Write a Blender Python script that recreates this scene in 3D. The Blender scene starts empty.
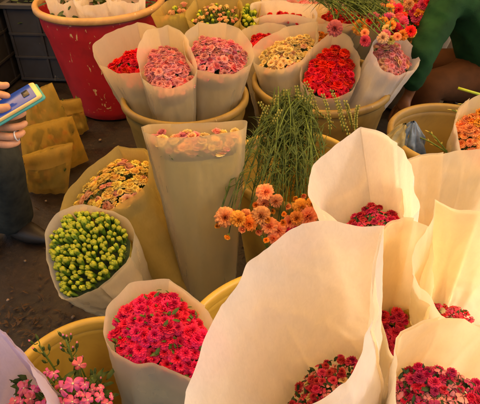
import bpy, math, random
from mathutils import Vector, Matrix, noise

R = math.radians
sc = bpy.context.scene
COL = sc.collection
rnd = random.Random(11)

# ------------------------------------------------------------------ camera
PITCH = 38.0
FPX = 513.0
CAM = Vector((0, 0, 1.5))
cd = bpy.data.cameras.new('camera')
cam = bpy.data.objects.new('camera', cd)
COL.objects.link(cam)
cam.location = CAM
cam.rotation_euler = (R(90 - PITCH), 0, 0)
cd.sensor_fit = 'HORIZONTAL'
cd.sensor_width = 36
cd.lens = 36 * FPX / 480
cd.clip_start = 0.02
cd.clip_end = 500
sc.camera = cam
CP, SP = math.cos(R(PITCH)), math.sin(R(PITCH))


def ray(px, py):
    u = (202 - py) / FPX
    return Vector(((px - 240) / FPX, CP + SP * u, -SP + CP * u))


def D(px, py, d):
    return CAM + ray(px, py) * d


def P(px, py, z):
    r = ray(px, py)
    return CAM + r * ((z - CAM.z) / r.z)


# ------------------------------------------------------------------ tagging
def tag(o, label=None, cat=None, group=None, kind=None):
    if label: o['label'] = label
    if cat: o['category'] = cat
    if group: o['group'] = group
    if kind: o['kind'] = kind
    return o


def empty(name, loc, label, cat, group=None):
    o = bpy.data.objects.new(name, None)
    COL.objects.link(o)
    o.location = loc
    o.empty_display_size = 0.05
    return tag(o, label, cat, group)


# ------------------------------------------------------------------ mesh builder
class MB:
    def __init__(self):
        self.v, self.f, self.m, self.a = [], [], [], []

    def add(self, verts, faces, mi=0, attr=None):
        o = len(self.v)
        self.v += [tuple(p) for p in verts]
        self.a += (attr if attr is not None else [0.0] * len(verts))
        for f in faces:
            self.f.append(tuple(i + o for i in f))
            self.m.append(mi)

    def grid(self, rows, mi=0, closed=False, attr=None):
        nr, nc = len(rows), len(rows[0])
        vs = [p for r_ in rows for p in r_]
        fs = []
        for i in range(nr - 1):
            for j in range(nc if closed else nc - 1):
                k = (j + 1) % nc
                fs.append((i * nc + j, i * nc + k, (i + 1) * nc + k, (i + 1) * nc + j))
        self.add(vs, fs, mi, attr)

    def tube(self, pts, r0, r1=None, seg=6, mi=0, cap=True):
        r1 = r0 if r1 is None else r1
        n = len(pts)
        rows = []
        for i, p in enumerate(pts):
            p = Vector(p)
            t = (Vector(pts[min(i + 1, n - 1)]) - Vector(pts[max(i - 1, 0)])).normalized()
            up = Vector((0, 0, 1)) if abs(t.z) < .9 else Vector((1, 0, 0))
            a = t.cross(up).normalized()
            b = t.cross(a)
            r_ = r0 + (r1 - r0) * i / max(1, n - 1)
            rows.append([p + a * math.cos(2 * math.pi * k / seg) * r_ + b * math.sin(2 * math.pi * k / seg) * r_ for k in range(seg)])
        o = len(self.v)
        self.grid(rows, mi, True)
        if cap:
            self.f.append(tuple(range(o, o + seg))[::-1]); self.m.append(mi)
            e = o + seg * (n - 1)
            self.f.append(tuple(range(e, e + seg))); self.m.append(mi)

    def lathe(self, prof, seg=64, mi=0, c=(0, 0, 0), wob=0.0, seed=0):
        rows = []
        for r_, z in prof:
            row = []
            for k in range(seg):
                a = 2 * math.pi * k / seg
                w = 1 + wob * noise.noise(Vector((math.cos(a), math.sin(a), seed)))
                row.append((c[0] + r_ * w * math.cos(a), c[1] + r_ * w * math.sin(a), c[2] + z))
            rows.append(row)
        self.grid(rows, mi, True)

    def box(self, c, s, mi=0, rot=None):
        vs = []
        for x in (-.5, .5):
            for y in (-.5, .5):
                for z in (-.5, .5):
                    p = Vector((x * s[0], y * s[1], z * s[2]))
                    if rot: p = rot @ p
                    vs.append(Vector(c) + p)
        self.add(vs, [(0, 1, 3, 2), (4, 6, 7, 5), (0, 4, 5, 1), (2, 3, 7, 6), (0, 2, 6, 4), (1, 5, 7, 3)], mi)

    def mesh(self, name, mats, smooth=True):
        me = bpy.data.meshes.new(name)
        me.from_pydata(self.v, [], self.f)
        for m in mats: me.materials.append(m)
        me.polygons.foreach_set('material_index', self.m)
        me.polygons.foreach_set('use_smooth', [smooth] * len(self.f))
        at = me.attributes.new('edge', 'FLOAT', 'POINT')
        at.data.foreach_set('value', self.a)
        me.update()
        return me

    def build(self, name, mats, parent=None, smooth=True, bevel=0):
        if not isinstance(mats, (list, tuple)): mats = [mats]
        o = bpy.data.objects.new(name, self.mesh(name, mats, smooth))
        COL.objects.link(o)
        if parent is not None: put_under(o, parent)
        if bevel:
            b = o.modifiers.new('bevel', 'BEVEL'); b.width = bevel; b.segments = 2; b.limit_method = 'ANGLE'
        return o


def put_under(o, parent):
    o.parent = parent
    M = Matrix.Translation(parent.location)
    pp = parent.parent
    while pp is not None:
        M = Matrix.Translation(pp.location) @ M
        pp = pp.parent
    o.matrix_parent_inverse = M.inverted()


# ------------------------------------------------------------------ materials
def newmat(name):
    m = bpy.data.materials.new(name)
    m.use_nodes = True
    nt = m.node_tree
    nt.nodes.clear()
    return m, nt


def N(nt, t, **kw):
    n = nt.nodes.new(t)
    for k, v in kw.items():
        if k.startswith('i_'):
            n.inputs[k[2:].replace('_', ' ')].default_value = v
        else:
            setattr(n, k, v)
    return n


def ramp(nt, fac, stops):
    r_ = nt.nodes.new('ShaderNodeValToRGB')
    e = r_.color_ramp.elements
    while len(e) < len(stops): e.new(0.5)
    for k, (p, c) in enumerate(stops):
        e[k].position = p
        e[k].color = (*c, 1) if len(c) == 3 else c
    nt.links.new(fac, r_.inputs['Fac'])
    return r_.outputs['Color']


def mixc(nt, fac, a, b, mode='MIX'):
    n = nt.nodes.new('ShaderNodeMix')
    n.data_type = 'RGBA'
    n.blend_type = mode
    for s, v in ((0, fac), (6, a), (7, b)):
        if isinstance(v, (int, float)): n.inputs[s].default_value = v
        elif isinstance(v, tuple): n.inputs[s].default_value = (*v, 1) if len(v) == 3 else v
        else: nt.links.new(v, n.inputs[s])
    return n.outputs[2]


def nz(nt, scale, detail=4, rough=.6, vec=None, dist=0.0):
    n = N(nt, 'ShaderNodeTexNoise')
    n.inputs['Scale'].default_value = scale
    n.inputs['Detail'].default_value = detail
    n.inputs['Roughness'].default_value = rough
    n.inputs['Distortion'].default_value = dist
    if vec is not None: nt.links.new(vec, n.inputs['Vector'])
    return n.outputs['Fac']


def objco(nt):
    return N(nt, 'ShaderNodeTexCoord').outputs['Object']


def out(nt, sh):
    o = N(nt, 'ShaderNodeOutputMaterial')
    nt.links.new(sh, o.inputs['Surface'])


def simple(name, c1, c2, scale=20, rough=.6, bump=.1, spec=.4, bscale=None, stops=(.35, .65), coat=0):
    m, nt = newmat(name)
    co = objco(nt)
    c = ramp(nt, nz(nt, scale, 5, .6, co), [(stops[0], c1), (stops[1], c2)])
    p = N(nt, 'ShaderNodeBsdfPrincipled')
    nt.links.new(c, p.inputs['Base Color'])
    p.inputs['Roughness'].default_value = rough
    p.inputs['Specular IOR Level'].default_value = spec
    p.inputs['Coat Weight'].default_value = coat
    if bump:
        b = N(nt, 'ShaderNodeBump'); b.inputs['Strength'].default_value = bump; b.inputs['Distance'].default_value = .004
        nt.links.new(nz(nt, bscale or scale * 4, 4, .6, co), b.inputs['Height'])
        nt.links.new(b.outputs[0], p.inputs['Normal'])
    out(nt, p.outputs[0])
    return m


def paper(name, col, trans=.45, clear=.10, mottle=.10, tcol=(.93, .82, .60), rcol=(.80, .74, .25)):
    m, nt = newmat(name)
    co = objco(nt)
    mp = N(nt, 'ShaderNodeMapping'); mp.inputs['Scale'].default_value = (1, 1, .35)
    nt.links.new(co, mp.inputs['Vector'])
    fib = nz(nt, 110, 6, .8, mp.outputs[0], 1.2)
    mot = nz(nt, 14, 4, .6, co)
    dark = tuple(c * (1 - mottle * 1.8) for c in col)
    c = ramp(nt, mot, [(.3, dark), (.7, col)])
    c = mixc(nt, .5, c, ramp(nt, fib, [(.35, tuple(x * .78 for x in col)), (.62, tuple(min(1, x * 1.08) for x in col))]))
    wv = N(nt, 'ShaderNodeTexWave'); wv.inputs['Scale'].default_value = 55; wv.inputs['Distortion'].default_value = 2
    b = N(nt, 'ShaderNodeBump'); b.inputs['Strength'].default_value = .18; b.inputs['Distance'].default_value = .0025
    hm = N(nt, 'ShaderNodeMath', operation='ADD')
    cr = nz(nt, 24, 3, .5, co, 1.2)
    nt.links.new(fib, hm.inputs[0]); nt.links.new(nz(nt, 9, 2, .5, co, 1.5), hm.inputs[1])
    nt.links.new(hm.outputs[0], b.inputs['Height'])
    d = N(nt, 'ShaderNodeBsdfPrincipled'); d.inputs['Roughness'].default_value = .55; d.inputs['Specular IOR Level'].default_value = .25
    t = N(nt, 'ShaderNodeBsdfTranslucent')
    nt.links.new(c, d.inputs['Base Color']); nt.links.new(mixc(nt, .85, c, tcol), t.inputs['Color'])
    nt.links.new(b.outputs[0], d.inputs['Normal']); nt.links.new(b.outputs[0], t.inputs['Normal'])
    mx = N(nt, 'ShaderNodeMixShader'); mx.inputs[0].default_value = trans
    nt.links.new(d.outputs[0], mx.inputs[1]); nt.links.new(t.outputs[0], mx.inputs[2])
    tr = N(nt, 'ShaderNodeBsdfTransparent'); tr.inputs['Color'].default_value = (*[min(1, x * 1.05) for x in col], 1)
    mx2 = N(nt, 'ShaderNodeMixShader')
    fr = N(nt, 'ShaderNodeMapRange'); fr.inputs['From Min'].default_value = .35; fr.inputs['From Max'].default_value = .65
    fr.inputs['To Min'].default_value = clear * .85; fr.inputs['To Max'].default_value = clear * 1.15
    nt.links.new(fib, fr.inputs['Value']); nt.links.new(fr.outputs[0], mx2.inputs[0])
    rf = N(nt, 'ShaderNodeBsdfRefraction'); rf.inputs['Roughness'].default_value = .5; rf.inputs['IOR'].default_value = 1.15
    rf.inputs['Color'].default_value = (.95, .84, .58, 1)
    mx3 = N(nt, 'ShaderNodeMixShader'); mx3.inputs[0].default_value = .9
    nt.links.new(tr.outputs[0], mx3.inputs[1]); nt.links.new(rf.outputs[0], mx3.inputs[2])
    nt.links.new(mx.outputs[0], mx2.inputs[1]); nt.links.new(mx3.outputs[0], mx2.inputs[2])
    out(nt, mx2.outputs[0])
    return m


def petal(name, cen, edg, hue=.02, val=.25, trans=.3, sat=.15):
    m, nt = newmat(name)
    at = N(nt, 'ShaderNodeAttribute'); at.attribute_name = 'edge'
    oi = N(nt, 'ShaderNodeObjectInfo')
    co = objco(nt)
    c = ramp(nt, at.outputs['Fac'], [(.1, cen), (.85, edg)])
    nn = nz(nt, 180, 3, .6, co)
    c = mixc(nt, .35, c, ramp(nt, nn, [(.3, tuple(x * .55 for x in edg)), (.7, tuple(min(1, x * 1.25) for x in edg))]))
    hs = N(nt, 'ShaderNodeHueSaturation')
    a = N(nt, 'ShaderNodeMapRange'); a.inputs['To Min'].default_value = .5 - hue; a.inputs['To Max'].default_value = .5 + hue
    nt.links.new(oi.outputs['Random'], a.inputs['Value']); nt.links.new(a.outputs[0], hs.inputs['Hue'])
    r2 = N(nt, 'ShaderNodeMath', operation='MULTIPLY'); r2.inputs[1].default_value = 7.31
    fr = N(nt, 'ShaderNodeMath', operation='FRACT')
    nt.links.new(oi.outputs['Random'], r2.inputs[0]); nt.links.new(r2.outputs[0], fr.inputs[0])
    b = N(nt, 'ShaderNodeMapRange'); b.inputs['To Min'].default_value = 1 - val; b.inputs['To Max'].default_value = 1 + val * .5
    nt.links.new(fr.outputs[0], b.inputs['Value']); nt.links.new(b.outputs[0], hs.inputs['Value'])
    nt.links.new(c, hs.inputs['Color'])
    d = N(nt, 'ShaderNodeBsdfPrincipled'); d.inputs['Roughness'].default_value = .6; d.inputs['Specular IOR Level'].default_value = .25
    t = N(nt, 'ShaderNodeBsdfTranslucent')
    nt.links.new(hs.outputs[0], d.inputs['Base Color']); nt.links.new(hs.outputs[0], t.inputs['Color'])
    mx = N(nt, 'ShaderNodeMixShader'); mx.inputs[0].default_value = trans
    nt.links.new(d.outputs[0], mx.inputs[1]); nt.links.new(t.outputs[0], mx.inputs[2])
    out(nt, mx.outputs[0])
    return m


def leafmat(name, c1, c2, rough=.5):
    m, nt = newmat(name)
    co = objco(nt)
    c = ramp(nt, nz(nt, 45, 3, .6, co), [(.35, c1), (.65, c2)])
    d = N(nt, 'ShaderNodeBsdfPrincipled'); d.inputs['Roughness'].default_value = rough; d.inputs['Specular IOR Level'].default_value = .35
    t = N(nt, 'ShaderNodeBsdfTranslucent')
    nt.links.new(c, d.inputs['Base Color']); nt.links.new(c, t.inputs['Color'])
    mx = N(nt, 'ShaderNodeMixShader'); mx.inputs[0].default_value = .2
    nt.links.new(d.outputs[0], mx.inputs[1]); nt.links.new(t.outputs[0], mx.inputs[2])
    out(nt, mx.outputs[0])
    return m


M = {}
M['paper'] = paper('ivory_wrap_paper', (.90, .81, .62), .50, .30)
M['paper_pale'] = paper('pale_wrap_paper', (.91, .87, .84), .46, .14)
M['paper_green'] = paper('greenish_wrap_paper', (.60, .48, .17), .42, .34, .16, (.85, .62, .16))
M['paper_thin'] = paper('thin_wrap_paper', (.88, .78, .50), .44, .54, .08)
M['paper_back'] = paper('back_row_paper', (.91, .81, .60), .49, .40)
M['paper_skytint'] = paper('sky_tinted_wrap_paper', (.68, .62, .84), .35, .12, .05, (.70, .62, .80))  # lavender sky fill put into this wrap's paper colour
M['paper_floor'] = paper('floor_wrap_paper', (.66, .47, .12), .38, .36, .16, (.85, .58, .12))
M['leaf'] = leafmat('leaf_green', (.040, .085, .015), (.11, .17, .03))
M['leaf_dark'] = leafmat('dark_leaf_green', (.018, .045, .014), (.05, .09, .028))
M['blade'] = leafmat('carnation_leaf', (.018, .046, .009), (.075, .120, .020), .65)
M['stem'] = leafmat('stem_green', (.07, .13, .02), (.14, .21, .04))
M['budgreen'] = leafmat('bud_calyx_green', (.05, .13, .012), (.11, .22, .02))
M['budtip'] = petal('bud_tip_yellow', (.20, .34, .015), (.50, .56, .06), .015, .3, .2)
M['core'] = leafmat('stems_mass_olive', (.26, .26, .035), (.46, .40, .08))
M['seed'] = leafmat('yellow_green_bud', (.30, .28, .05), (.42, .38, .09))
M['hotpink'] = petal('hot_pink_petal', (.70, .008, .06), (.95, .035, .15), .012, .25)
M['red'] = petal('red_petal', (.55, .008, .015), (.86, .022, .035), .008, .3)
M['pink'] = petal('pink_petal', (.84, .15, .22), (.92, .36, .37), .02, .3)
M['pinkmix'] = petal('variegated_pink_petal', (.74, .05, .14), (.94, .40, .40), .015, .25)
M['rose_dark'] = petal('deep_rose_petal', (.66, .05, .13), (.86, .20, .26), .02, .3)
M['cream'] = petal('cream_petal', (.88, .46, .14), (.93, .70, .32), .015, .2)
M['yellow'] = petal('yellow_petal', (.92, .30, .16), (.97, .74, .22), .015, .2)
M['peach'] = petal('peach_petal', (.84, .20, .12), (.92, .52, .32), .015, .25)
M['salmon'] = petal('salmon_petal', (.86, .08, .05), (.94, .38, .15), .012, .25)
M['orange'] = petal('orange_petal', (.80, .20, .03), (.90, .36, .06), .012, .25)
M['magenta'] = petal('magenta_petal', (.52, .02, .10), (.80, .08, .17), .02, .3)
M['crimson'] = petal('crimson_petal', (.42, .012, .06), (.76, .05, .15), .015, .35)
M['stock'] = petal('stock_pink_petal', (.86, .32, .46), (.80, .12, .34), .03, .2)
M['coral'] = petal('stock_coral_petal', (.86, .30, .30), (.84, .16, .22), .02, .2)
M['whitecen'] = simple('pale_flower_centre', (.75, .72, .35), (.8, .8, .5), 80, .7, 0)


def plastic(name, base, dirt, rough=.38, scuff=(.6, .55, .45), scuff_amt=.03, tone=None):
    m, nt = newmat(name)
    co = objco(nt)
    c = mixc(nt, ramp(nt, nz(nt, 5, 6, .65, co, .6), [(.42, (0, 0, 0)), (.72, (1, 1, 1))]), base, dirt)
    mp = N(nt, 'ShaderNodeMapping'); mp.inputs['Scale'].default_value = (1, 1, .45); mp.inputs['Rotation'].default_value = (.5, .3, .4)
    nt.links.new(co, mp.inputs['Vector'])
    th = .5 + .24 * (1 - scuff_amt * 4)
    s = ramp(nt, nz(nt, 22, 5, .55, mp.outputs[0], 1.5), [(th, (0, 0, 0)), (th + .02, (1, 1, 1))])
    if scuff_amt > 0: c = mixc(nt, s, c, scuff)
    p = N(nt, 'ShaderNodeBsdfPrincipled')
    nt.links.new(c, p.inputs['Base Color'])
    rr = N(nt, 'ShaderNodeMapRange'); rr.inputs['To Min'].default_value = rough - .1; rr.inputs['To Max'].default_value = rough + .3
    nt.links.new(nz(nt, 9, 5, .6, co), rr.inputs['Value']); nt.links.new(rr.outputs[0], p.inputs['Roughness'])
    b = N(nt, 'ShaderNodeBump'); b.inputs['Strength'].default_value = .15; b.inputs['Distance'].default_value = .004
    nt.links.new(nz(nt, 30, 5, .6, co), b.inputs['Height']); nt.links.new(b.outputs[0], p.inputs['Normal'])
    p.inputs['Subsurface Weight'].default_value = 0
    out(nt, p.outputs[0])
    return m


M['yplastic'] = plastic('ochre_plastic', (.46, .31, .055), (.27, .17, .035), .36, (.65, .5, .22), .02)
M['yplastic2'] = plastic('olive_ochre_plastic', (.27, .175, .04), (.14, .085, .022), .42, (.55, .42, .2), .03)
M['rplastic'] = plastic('red_plastic', (.40, .012, .022), (.24, .008, .016), .36, (.62, .42, .20), .10)
M['rim_tan'] = plastic('tan_rim_plastic', (.48, .29, .12), (.30, .16, .06), .42, (.7, .55, .35), .05)
M['crate'] = plastic('slate_crate_plastic', (.026, .030, .044), (.018, .017, .02), .55, (.2, .17, .13), .04)
M['crate2'] = plastic('black_crate_plastic', (.018, .017, .02), (.014, .012, .011), .55, (.12, .1, .08), .04)
M['gplastic'] = plastic('grey_brown_plastic', (.20, .165, .12), (.12, .09, .06), .5, (.3, .25, .2), .03)
M['skin'] = simple('skin', (.46, .21, .11), (.56, .28, .16), 40, .5, .15, .4, 220)
M['skin_dark'] = simple('tanned_skin', (.10, .038, .014), (.15, .058, .02), 25, .5, .1, .3)
M['denim'] = simple('grey_teal_cloth', (.026, .031, .029), (.048, .054, .048), 18, .9, .4, .1, 400)
M['green_cloth'] = simple('green_cloth', (.004, .028, .009), (.008, .050, .015), 12, .85, .4, .15, 300)
M['brown_cloth'] = simple('brown_trouser_cloth', (.045, .017, .005), (.07, .026, .008), 12, .8, .3, .15, 300)
M['hair'] = simple('dark_reddish_hair', (.03, .008, .007), (.06, .015, .012), 60, .5, .3)
M['shoe'] = simple('dark_shoe_leather', (.012, .009, .008), (.022, .017, .013), 30, .5, .1)
M['lime'] = simple('lime_trim_cloth', (.30, .40, .03), (.38, .48, .05), 30, .7, .1)
M['gold'] = simple('gold_phone_shell', (.70, .46, .16), (.76, .52, .2), 30, .28, 0, .6)
M['cyan'] = simple('cyan_case_rubber', (.02, .22, .24), (.03, .28, .28), 30, .5, 0)
M['silver'] = simple('silver_ring_metal', (.45, .45, .47), (.55, .55, .55), 30, .2, 0, .8)
M['bag1'] = simple('blue_grey_bag_film', (.05, .09, .15), (.12, .17, .24), 30, .28, .5, .6, 60)
M['bag2'] = simple('olive_bag_film', (.16, .14, .06), (.24, .21, .10), 30, .35, .4, .5, 60)
M['debris'] = simple('dead_leaf_scraps', (.014, .008, .004), (.075, .036, .012), 40, .7, .3)
M['pebble'] = simple('pebble_stone', (.12, .09, .06), (.3, .2, .14), 40, .7, .2)
M['blackplastic'] = simple('black_phone_glass', (.01, .01, .012), (.015, .015, .02), 30, .2, 0)


def screen_mat():
    m, nt = newmat('blue_phone_screen')
    p = N(nt, 'ShaderNodeBsdfPrincipled')
    p.inputs['Base Color'].default_value = (.008, .03, .14, 1)
    p.inputs['Roughness'].default_value = .15
    p.inputs['Emission Color'].default_value = (.01, .05, .30, 1)
    p.inputs['Emission Strength'].default_value = .25
    out(nt, p.outputs[0])
    return m


M['screen'] = screen_mat()


def ground_mat():
    m, nt = newmat('wet_dirty_floor')
    co = objco(nt)
    big = nz(nt, 2.2, 6, .65, co, .5)
    fine = nz(nt, 40, 6, .7, co)
    c = ramp(nt, big, [(.3, (.005, .0035, .0025)), (.5, (.014, .008, .005)), (.72, (.034, .018, .009))])
    c = mixc(nt, ramp(nt, fine, [(.55, (0, 0, 0)), (.75, (.8, .8, .8))]), c, (.06, .034, .018))
    sp = N(nt, 'ShaderNodeTexVoronoi'); sp.inputs['Scale'].default_value = 60
    nt.links.new(co, sp.inputs['Vector'])
    c = mixc(nt, ramp(nt, sp.outputs['Distance'], [(.0, (.5, .5, .5)), (.12, (0, 0, 0))]), c, (.06, .04, .025))
    p = N(nt, 'ShaderNodeBsdfPrincipled')
    nt.links.new(c, p.inputs['Base Color'])
    nt.links.new(ramp(nt, nz(nt, 3.5, 5, .6, co), [(.4, (.35, .35, .35)), (.6, (.85, .85, .85))]), p.inputs['Roughness'])
    b = N(nt, 'ShaderNodeBump'); b.inputs['Strength'].default_value = .5; b.inputs['Distance'].default_value = .01
    nt.links.new(nz(nt, 25, 8, .7, co), b.inputs['Height']); nt.links.new(b.outputs[0], p.inputs['Normal'])
    out(nt, p.outputs[0])
    return m


# ------------------------------------------------------------------ flowers
def rosette(seed, layers, R_=1.0, ruffle=.12, mats=('pink',), green=True, name='flower_head', flat=1.0):
    """layers: (petal count, tilt from axis deg, length, half-width angle deg, base radius)"""
    rr = random.Random(seed)
    mb = MB()
    for li, (cnt, tilt, ln, hw, br) in enumerate(layers):
        for k in range(cnt):
            ph = 2 * math.pi * (k + rr.uniform(-.18, .18)) / cnt + li * 1.1
            tl = R(tilt + rr.uniform(-8, 8)); L = ln * rr.uniform(.88, 1.1)
            p1, p2, am = rr.uniform(0, 6), (rr.uniform(6, 10) if ruffle > .15 else rr.uniform(3.5, 6)), ruffle * rr.uniform(.6, 1.3)
            rows, at = [], []
            NS, NV = 4, (9 if ruffle > .15 else 7)
            for i in range(NS + 1):
                s = i / NS
                row = []
                for j in range(NV):
                    v = (j / (NV - 1)) * 2 - 1
                    a = tl * (.55 + .6 * s)
                    ll = L * s * (1 - .16 * v * v * s) * (1 + (.06 * math.sin(v * 9 + p1) if s > .9 else 0))
                    r_ = br + ll * math.sin(a)
                    z = ll * math.cos(a) - .18 * s * s * L * (tilt / 70)
                    wv = am * s * s * math.sin(v * p2 + p1)
                    r_ += wv * math.cos(a); z += wv * math.sin(a)
                    ang = ph + v * R(hw) * (.35 + .65 * min(1, s * 1.6))
                    row.append((r_ * math.cos(ang) * R_, r_ * math.sin(ang) * R_, z * R_ * flat))
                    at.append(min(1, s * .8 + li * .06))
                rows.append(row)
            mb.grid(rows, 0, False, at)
    if green:
        mb.lathe([(.05 * R_, -.9 * R_), (.16 * R_, -.75 * R_), (.30 * R_, -.2 * R_), (.34 * R_, .05 * R_)], 8, 1)
    return mb.mesh(name, [M[mats[0]], M['stem']])


CARN = [(5, 8, .82, 60, .03), (6, 20, .90, 54, .05), (7, 34, .96, 48, .06), (8, 50, 1.0, 44, .07), (9, 68, 1.0, 40, .08), (9, 90, .95, 38, .08)]
ROSE = [(3, 2, .62, 85, .05), (4, 7, .68, 75, .13), (5, 14, .70, 66, .23), (5, 25, .74, 60, .33), (6, 40, .74, 54, .40), (6, 58, .70, 50, .44), (5, 74, .55, 50, .46)]
DAISY = [(5, 10, .6, 60, .06), (6, 26, .75, 48, .14), (7, 48, .85, 40, .18), (8, 70, .85, 34, .2)]
FLORET = [(5, 74, 1.0, 32, .05)]
HALF = [(3, 5, .9, 75, .08), (4, 14, .85, 60, .14), (5, 26, .8, 50, .2)]

FM = {}


def flower(kind, matn):
    key = (kind, matn)
    if key not in FM:
        lay, ru = {'carn': (CARN, .155), 'rose': (ROSE, .11), 'daisy': (DAISY, .06), 'floret': (FLORET, .10), 'half': (HALF, .05)}[kind]
        FM[key] = [rosette(hash_(kind + matn) + i, lay, 1.0, ru, (matn,)) for i in range(4)]
    return FM[key]


def hash_(s):
    h = 7
    for ch in s: h = (h * 31 + ord(ch)) % 99991
    return h


def bud_mesh(seed, tip='budtip'):
    rr = random.Random(seed)
    mb = MB()
    prof = [(.10, -1.7), (.24, -1.3), (.36, -.7), (.44, -.1), (.45, .2)]
    mb.lathe(prof, 9, 1, wob=.15, seed=seed)
    # pointed sepals
    for k in range(5):
        a0 = 2 * math.pi * k / 5 + rr.uniform(-.1, .1)
        rows = []
        for s, w in ((0, .50), (.5, .34), (1, .04)):
            rad = .47 + .09 * s
            rows.append([(rad * math.cos(a0 + v * w), rad * math.sin(a0 + v * w), .0 + .45 * s) for v in (-1, 0, 1)])
        mb.grid(rows, 1)
    # petal tip with folded lobes
    n = 14
    rows, at = [], []
    for s, r_, z in ((0, .44, .0), (.3, .49, .32), (.6, .43, .60), (.85, .24, .76), (1, .03, .68)):
        row = []
        for k in range(n):
            a = 2 * math.pi * k / n
            w = 1 + .14 * math.sin(a * 5 + seed) * s + rr.uniform(-.05, .05)
            row.append((r_ * w * math.cos(a), r_ * w * math.sin(a), z + .08 * math.sin(a * 3 + seed)))
            at.append(s)
        rows.append(row)
    mb.grid(rows, 0, True, at)
    return mb.mesh('flower_bud', [M[tip], M['budgreen']])


FM[('bud', 'budtip')] = [bud_mesh(i) for i in range(5)]


def leaf_quad(mb, p, d, up, L, W, mi=0, curl=.25):
    d = d.normalized(); s = d.cross(up)
    if s.length < 1e-4: s = d.cross(Vector((1, 0, 0)))
    s.normalize(); n = s.cross(d)
    rows = []
    for t, w in ((0, .15), (.3, .9), (.65, .8), (1, .03)):
        c = p + d * (L * t) - n * (curl * L * t * t)
        rows.append([c - s * W * w, c + n * W * .3, c + s * W * w])
    mb.grid(rows, mi)


def put_flower(parent, mesh, loc, axis, size, name=None, spin=None, label=None, squash=1.0):
    o = bpy.data.objects.new(name or mesh.name.split('.')[0], mesh)
    COL.objects.link(o)
    q = Vector((0, 0, 1)).rotation_difference(axis.normalized())
    sp = Matrix.Rotation(rnd.uniform(0, 6.28) if spin is None else spin, 4, 'Z')
    W = Matrix.Translation(loc) @ q.to_matrix().to_4x4() @ sp @ Matrix.Diagonal((size, size, size * squash, 1))
    L = Matrix.Translation(-parent.location) @ W
    o.parent = parent
    o.matrix_local = L
    if label: o['label'] = label
    return o


# ------------------------------------------------------------------ paper wraps
def catmull(pts, n, closed=True, corner=True):
    m = len(pts)
    # cumulative parametrisation by length
    ln = [(pts[(i + 1) % m] - pts[i]).length for i in range(m)]
    tot = sum(ln)
    res = []
    for k in range(n):
        s = tot * k / n
        i = 0
        while i < m - 1 and s > ln[i]:
            s -= ln[i]; i += 1
        t = s / max(ln[i], 1e-9)
        p0, p1, p2, p3 = pts[(i - 1) % m], pts[i], pts[(i + 1) % m], pts[(i + 2) % m]
        # centripetal-ish: plain uniform with limited tangents
        m1 = (p2 - p0) * .5; m2 = (p3 - p1) * .5
        if corner and i == 0: m1 = (p2 - p1) * .8
        if corner and i == m - 1: m2 = (p2 - p1) * .8
        lim = ln[i]
        if m1.length > lim: m1 = m1 * (lim / m1.length)
        if m2.length > lim: m2 = m2 * (lim / m2.length)
        t2, t3 = t * t, t * t * t
        res.append(p1 * (2 * t3 - 3 * t2 + 1) + m1 * (t3 - 2 * t2 + t) + p2 * (-2 * t3 + 3 * t2) + m2 * (t3 - t2))
    return res


KSZ = {'rose': .76, 'carn': .80, 'daisy': .85, 'bud': 1.0, 'half': .70, 'floret': .70}


class Wrap:
    pass


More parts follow.
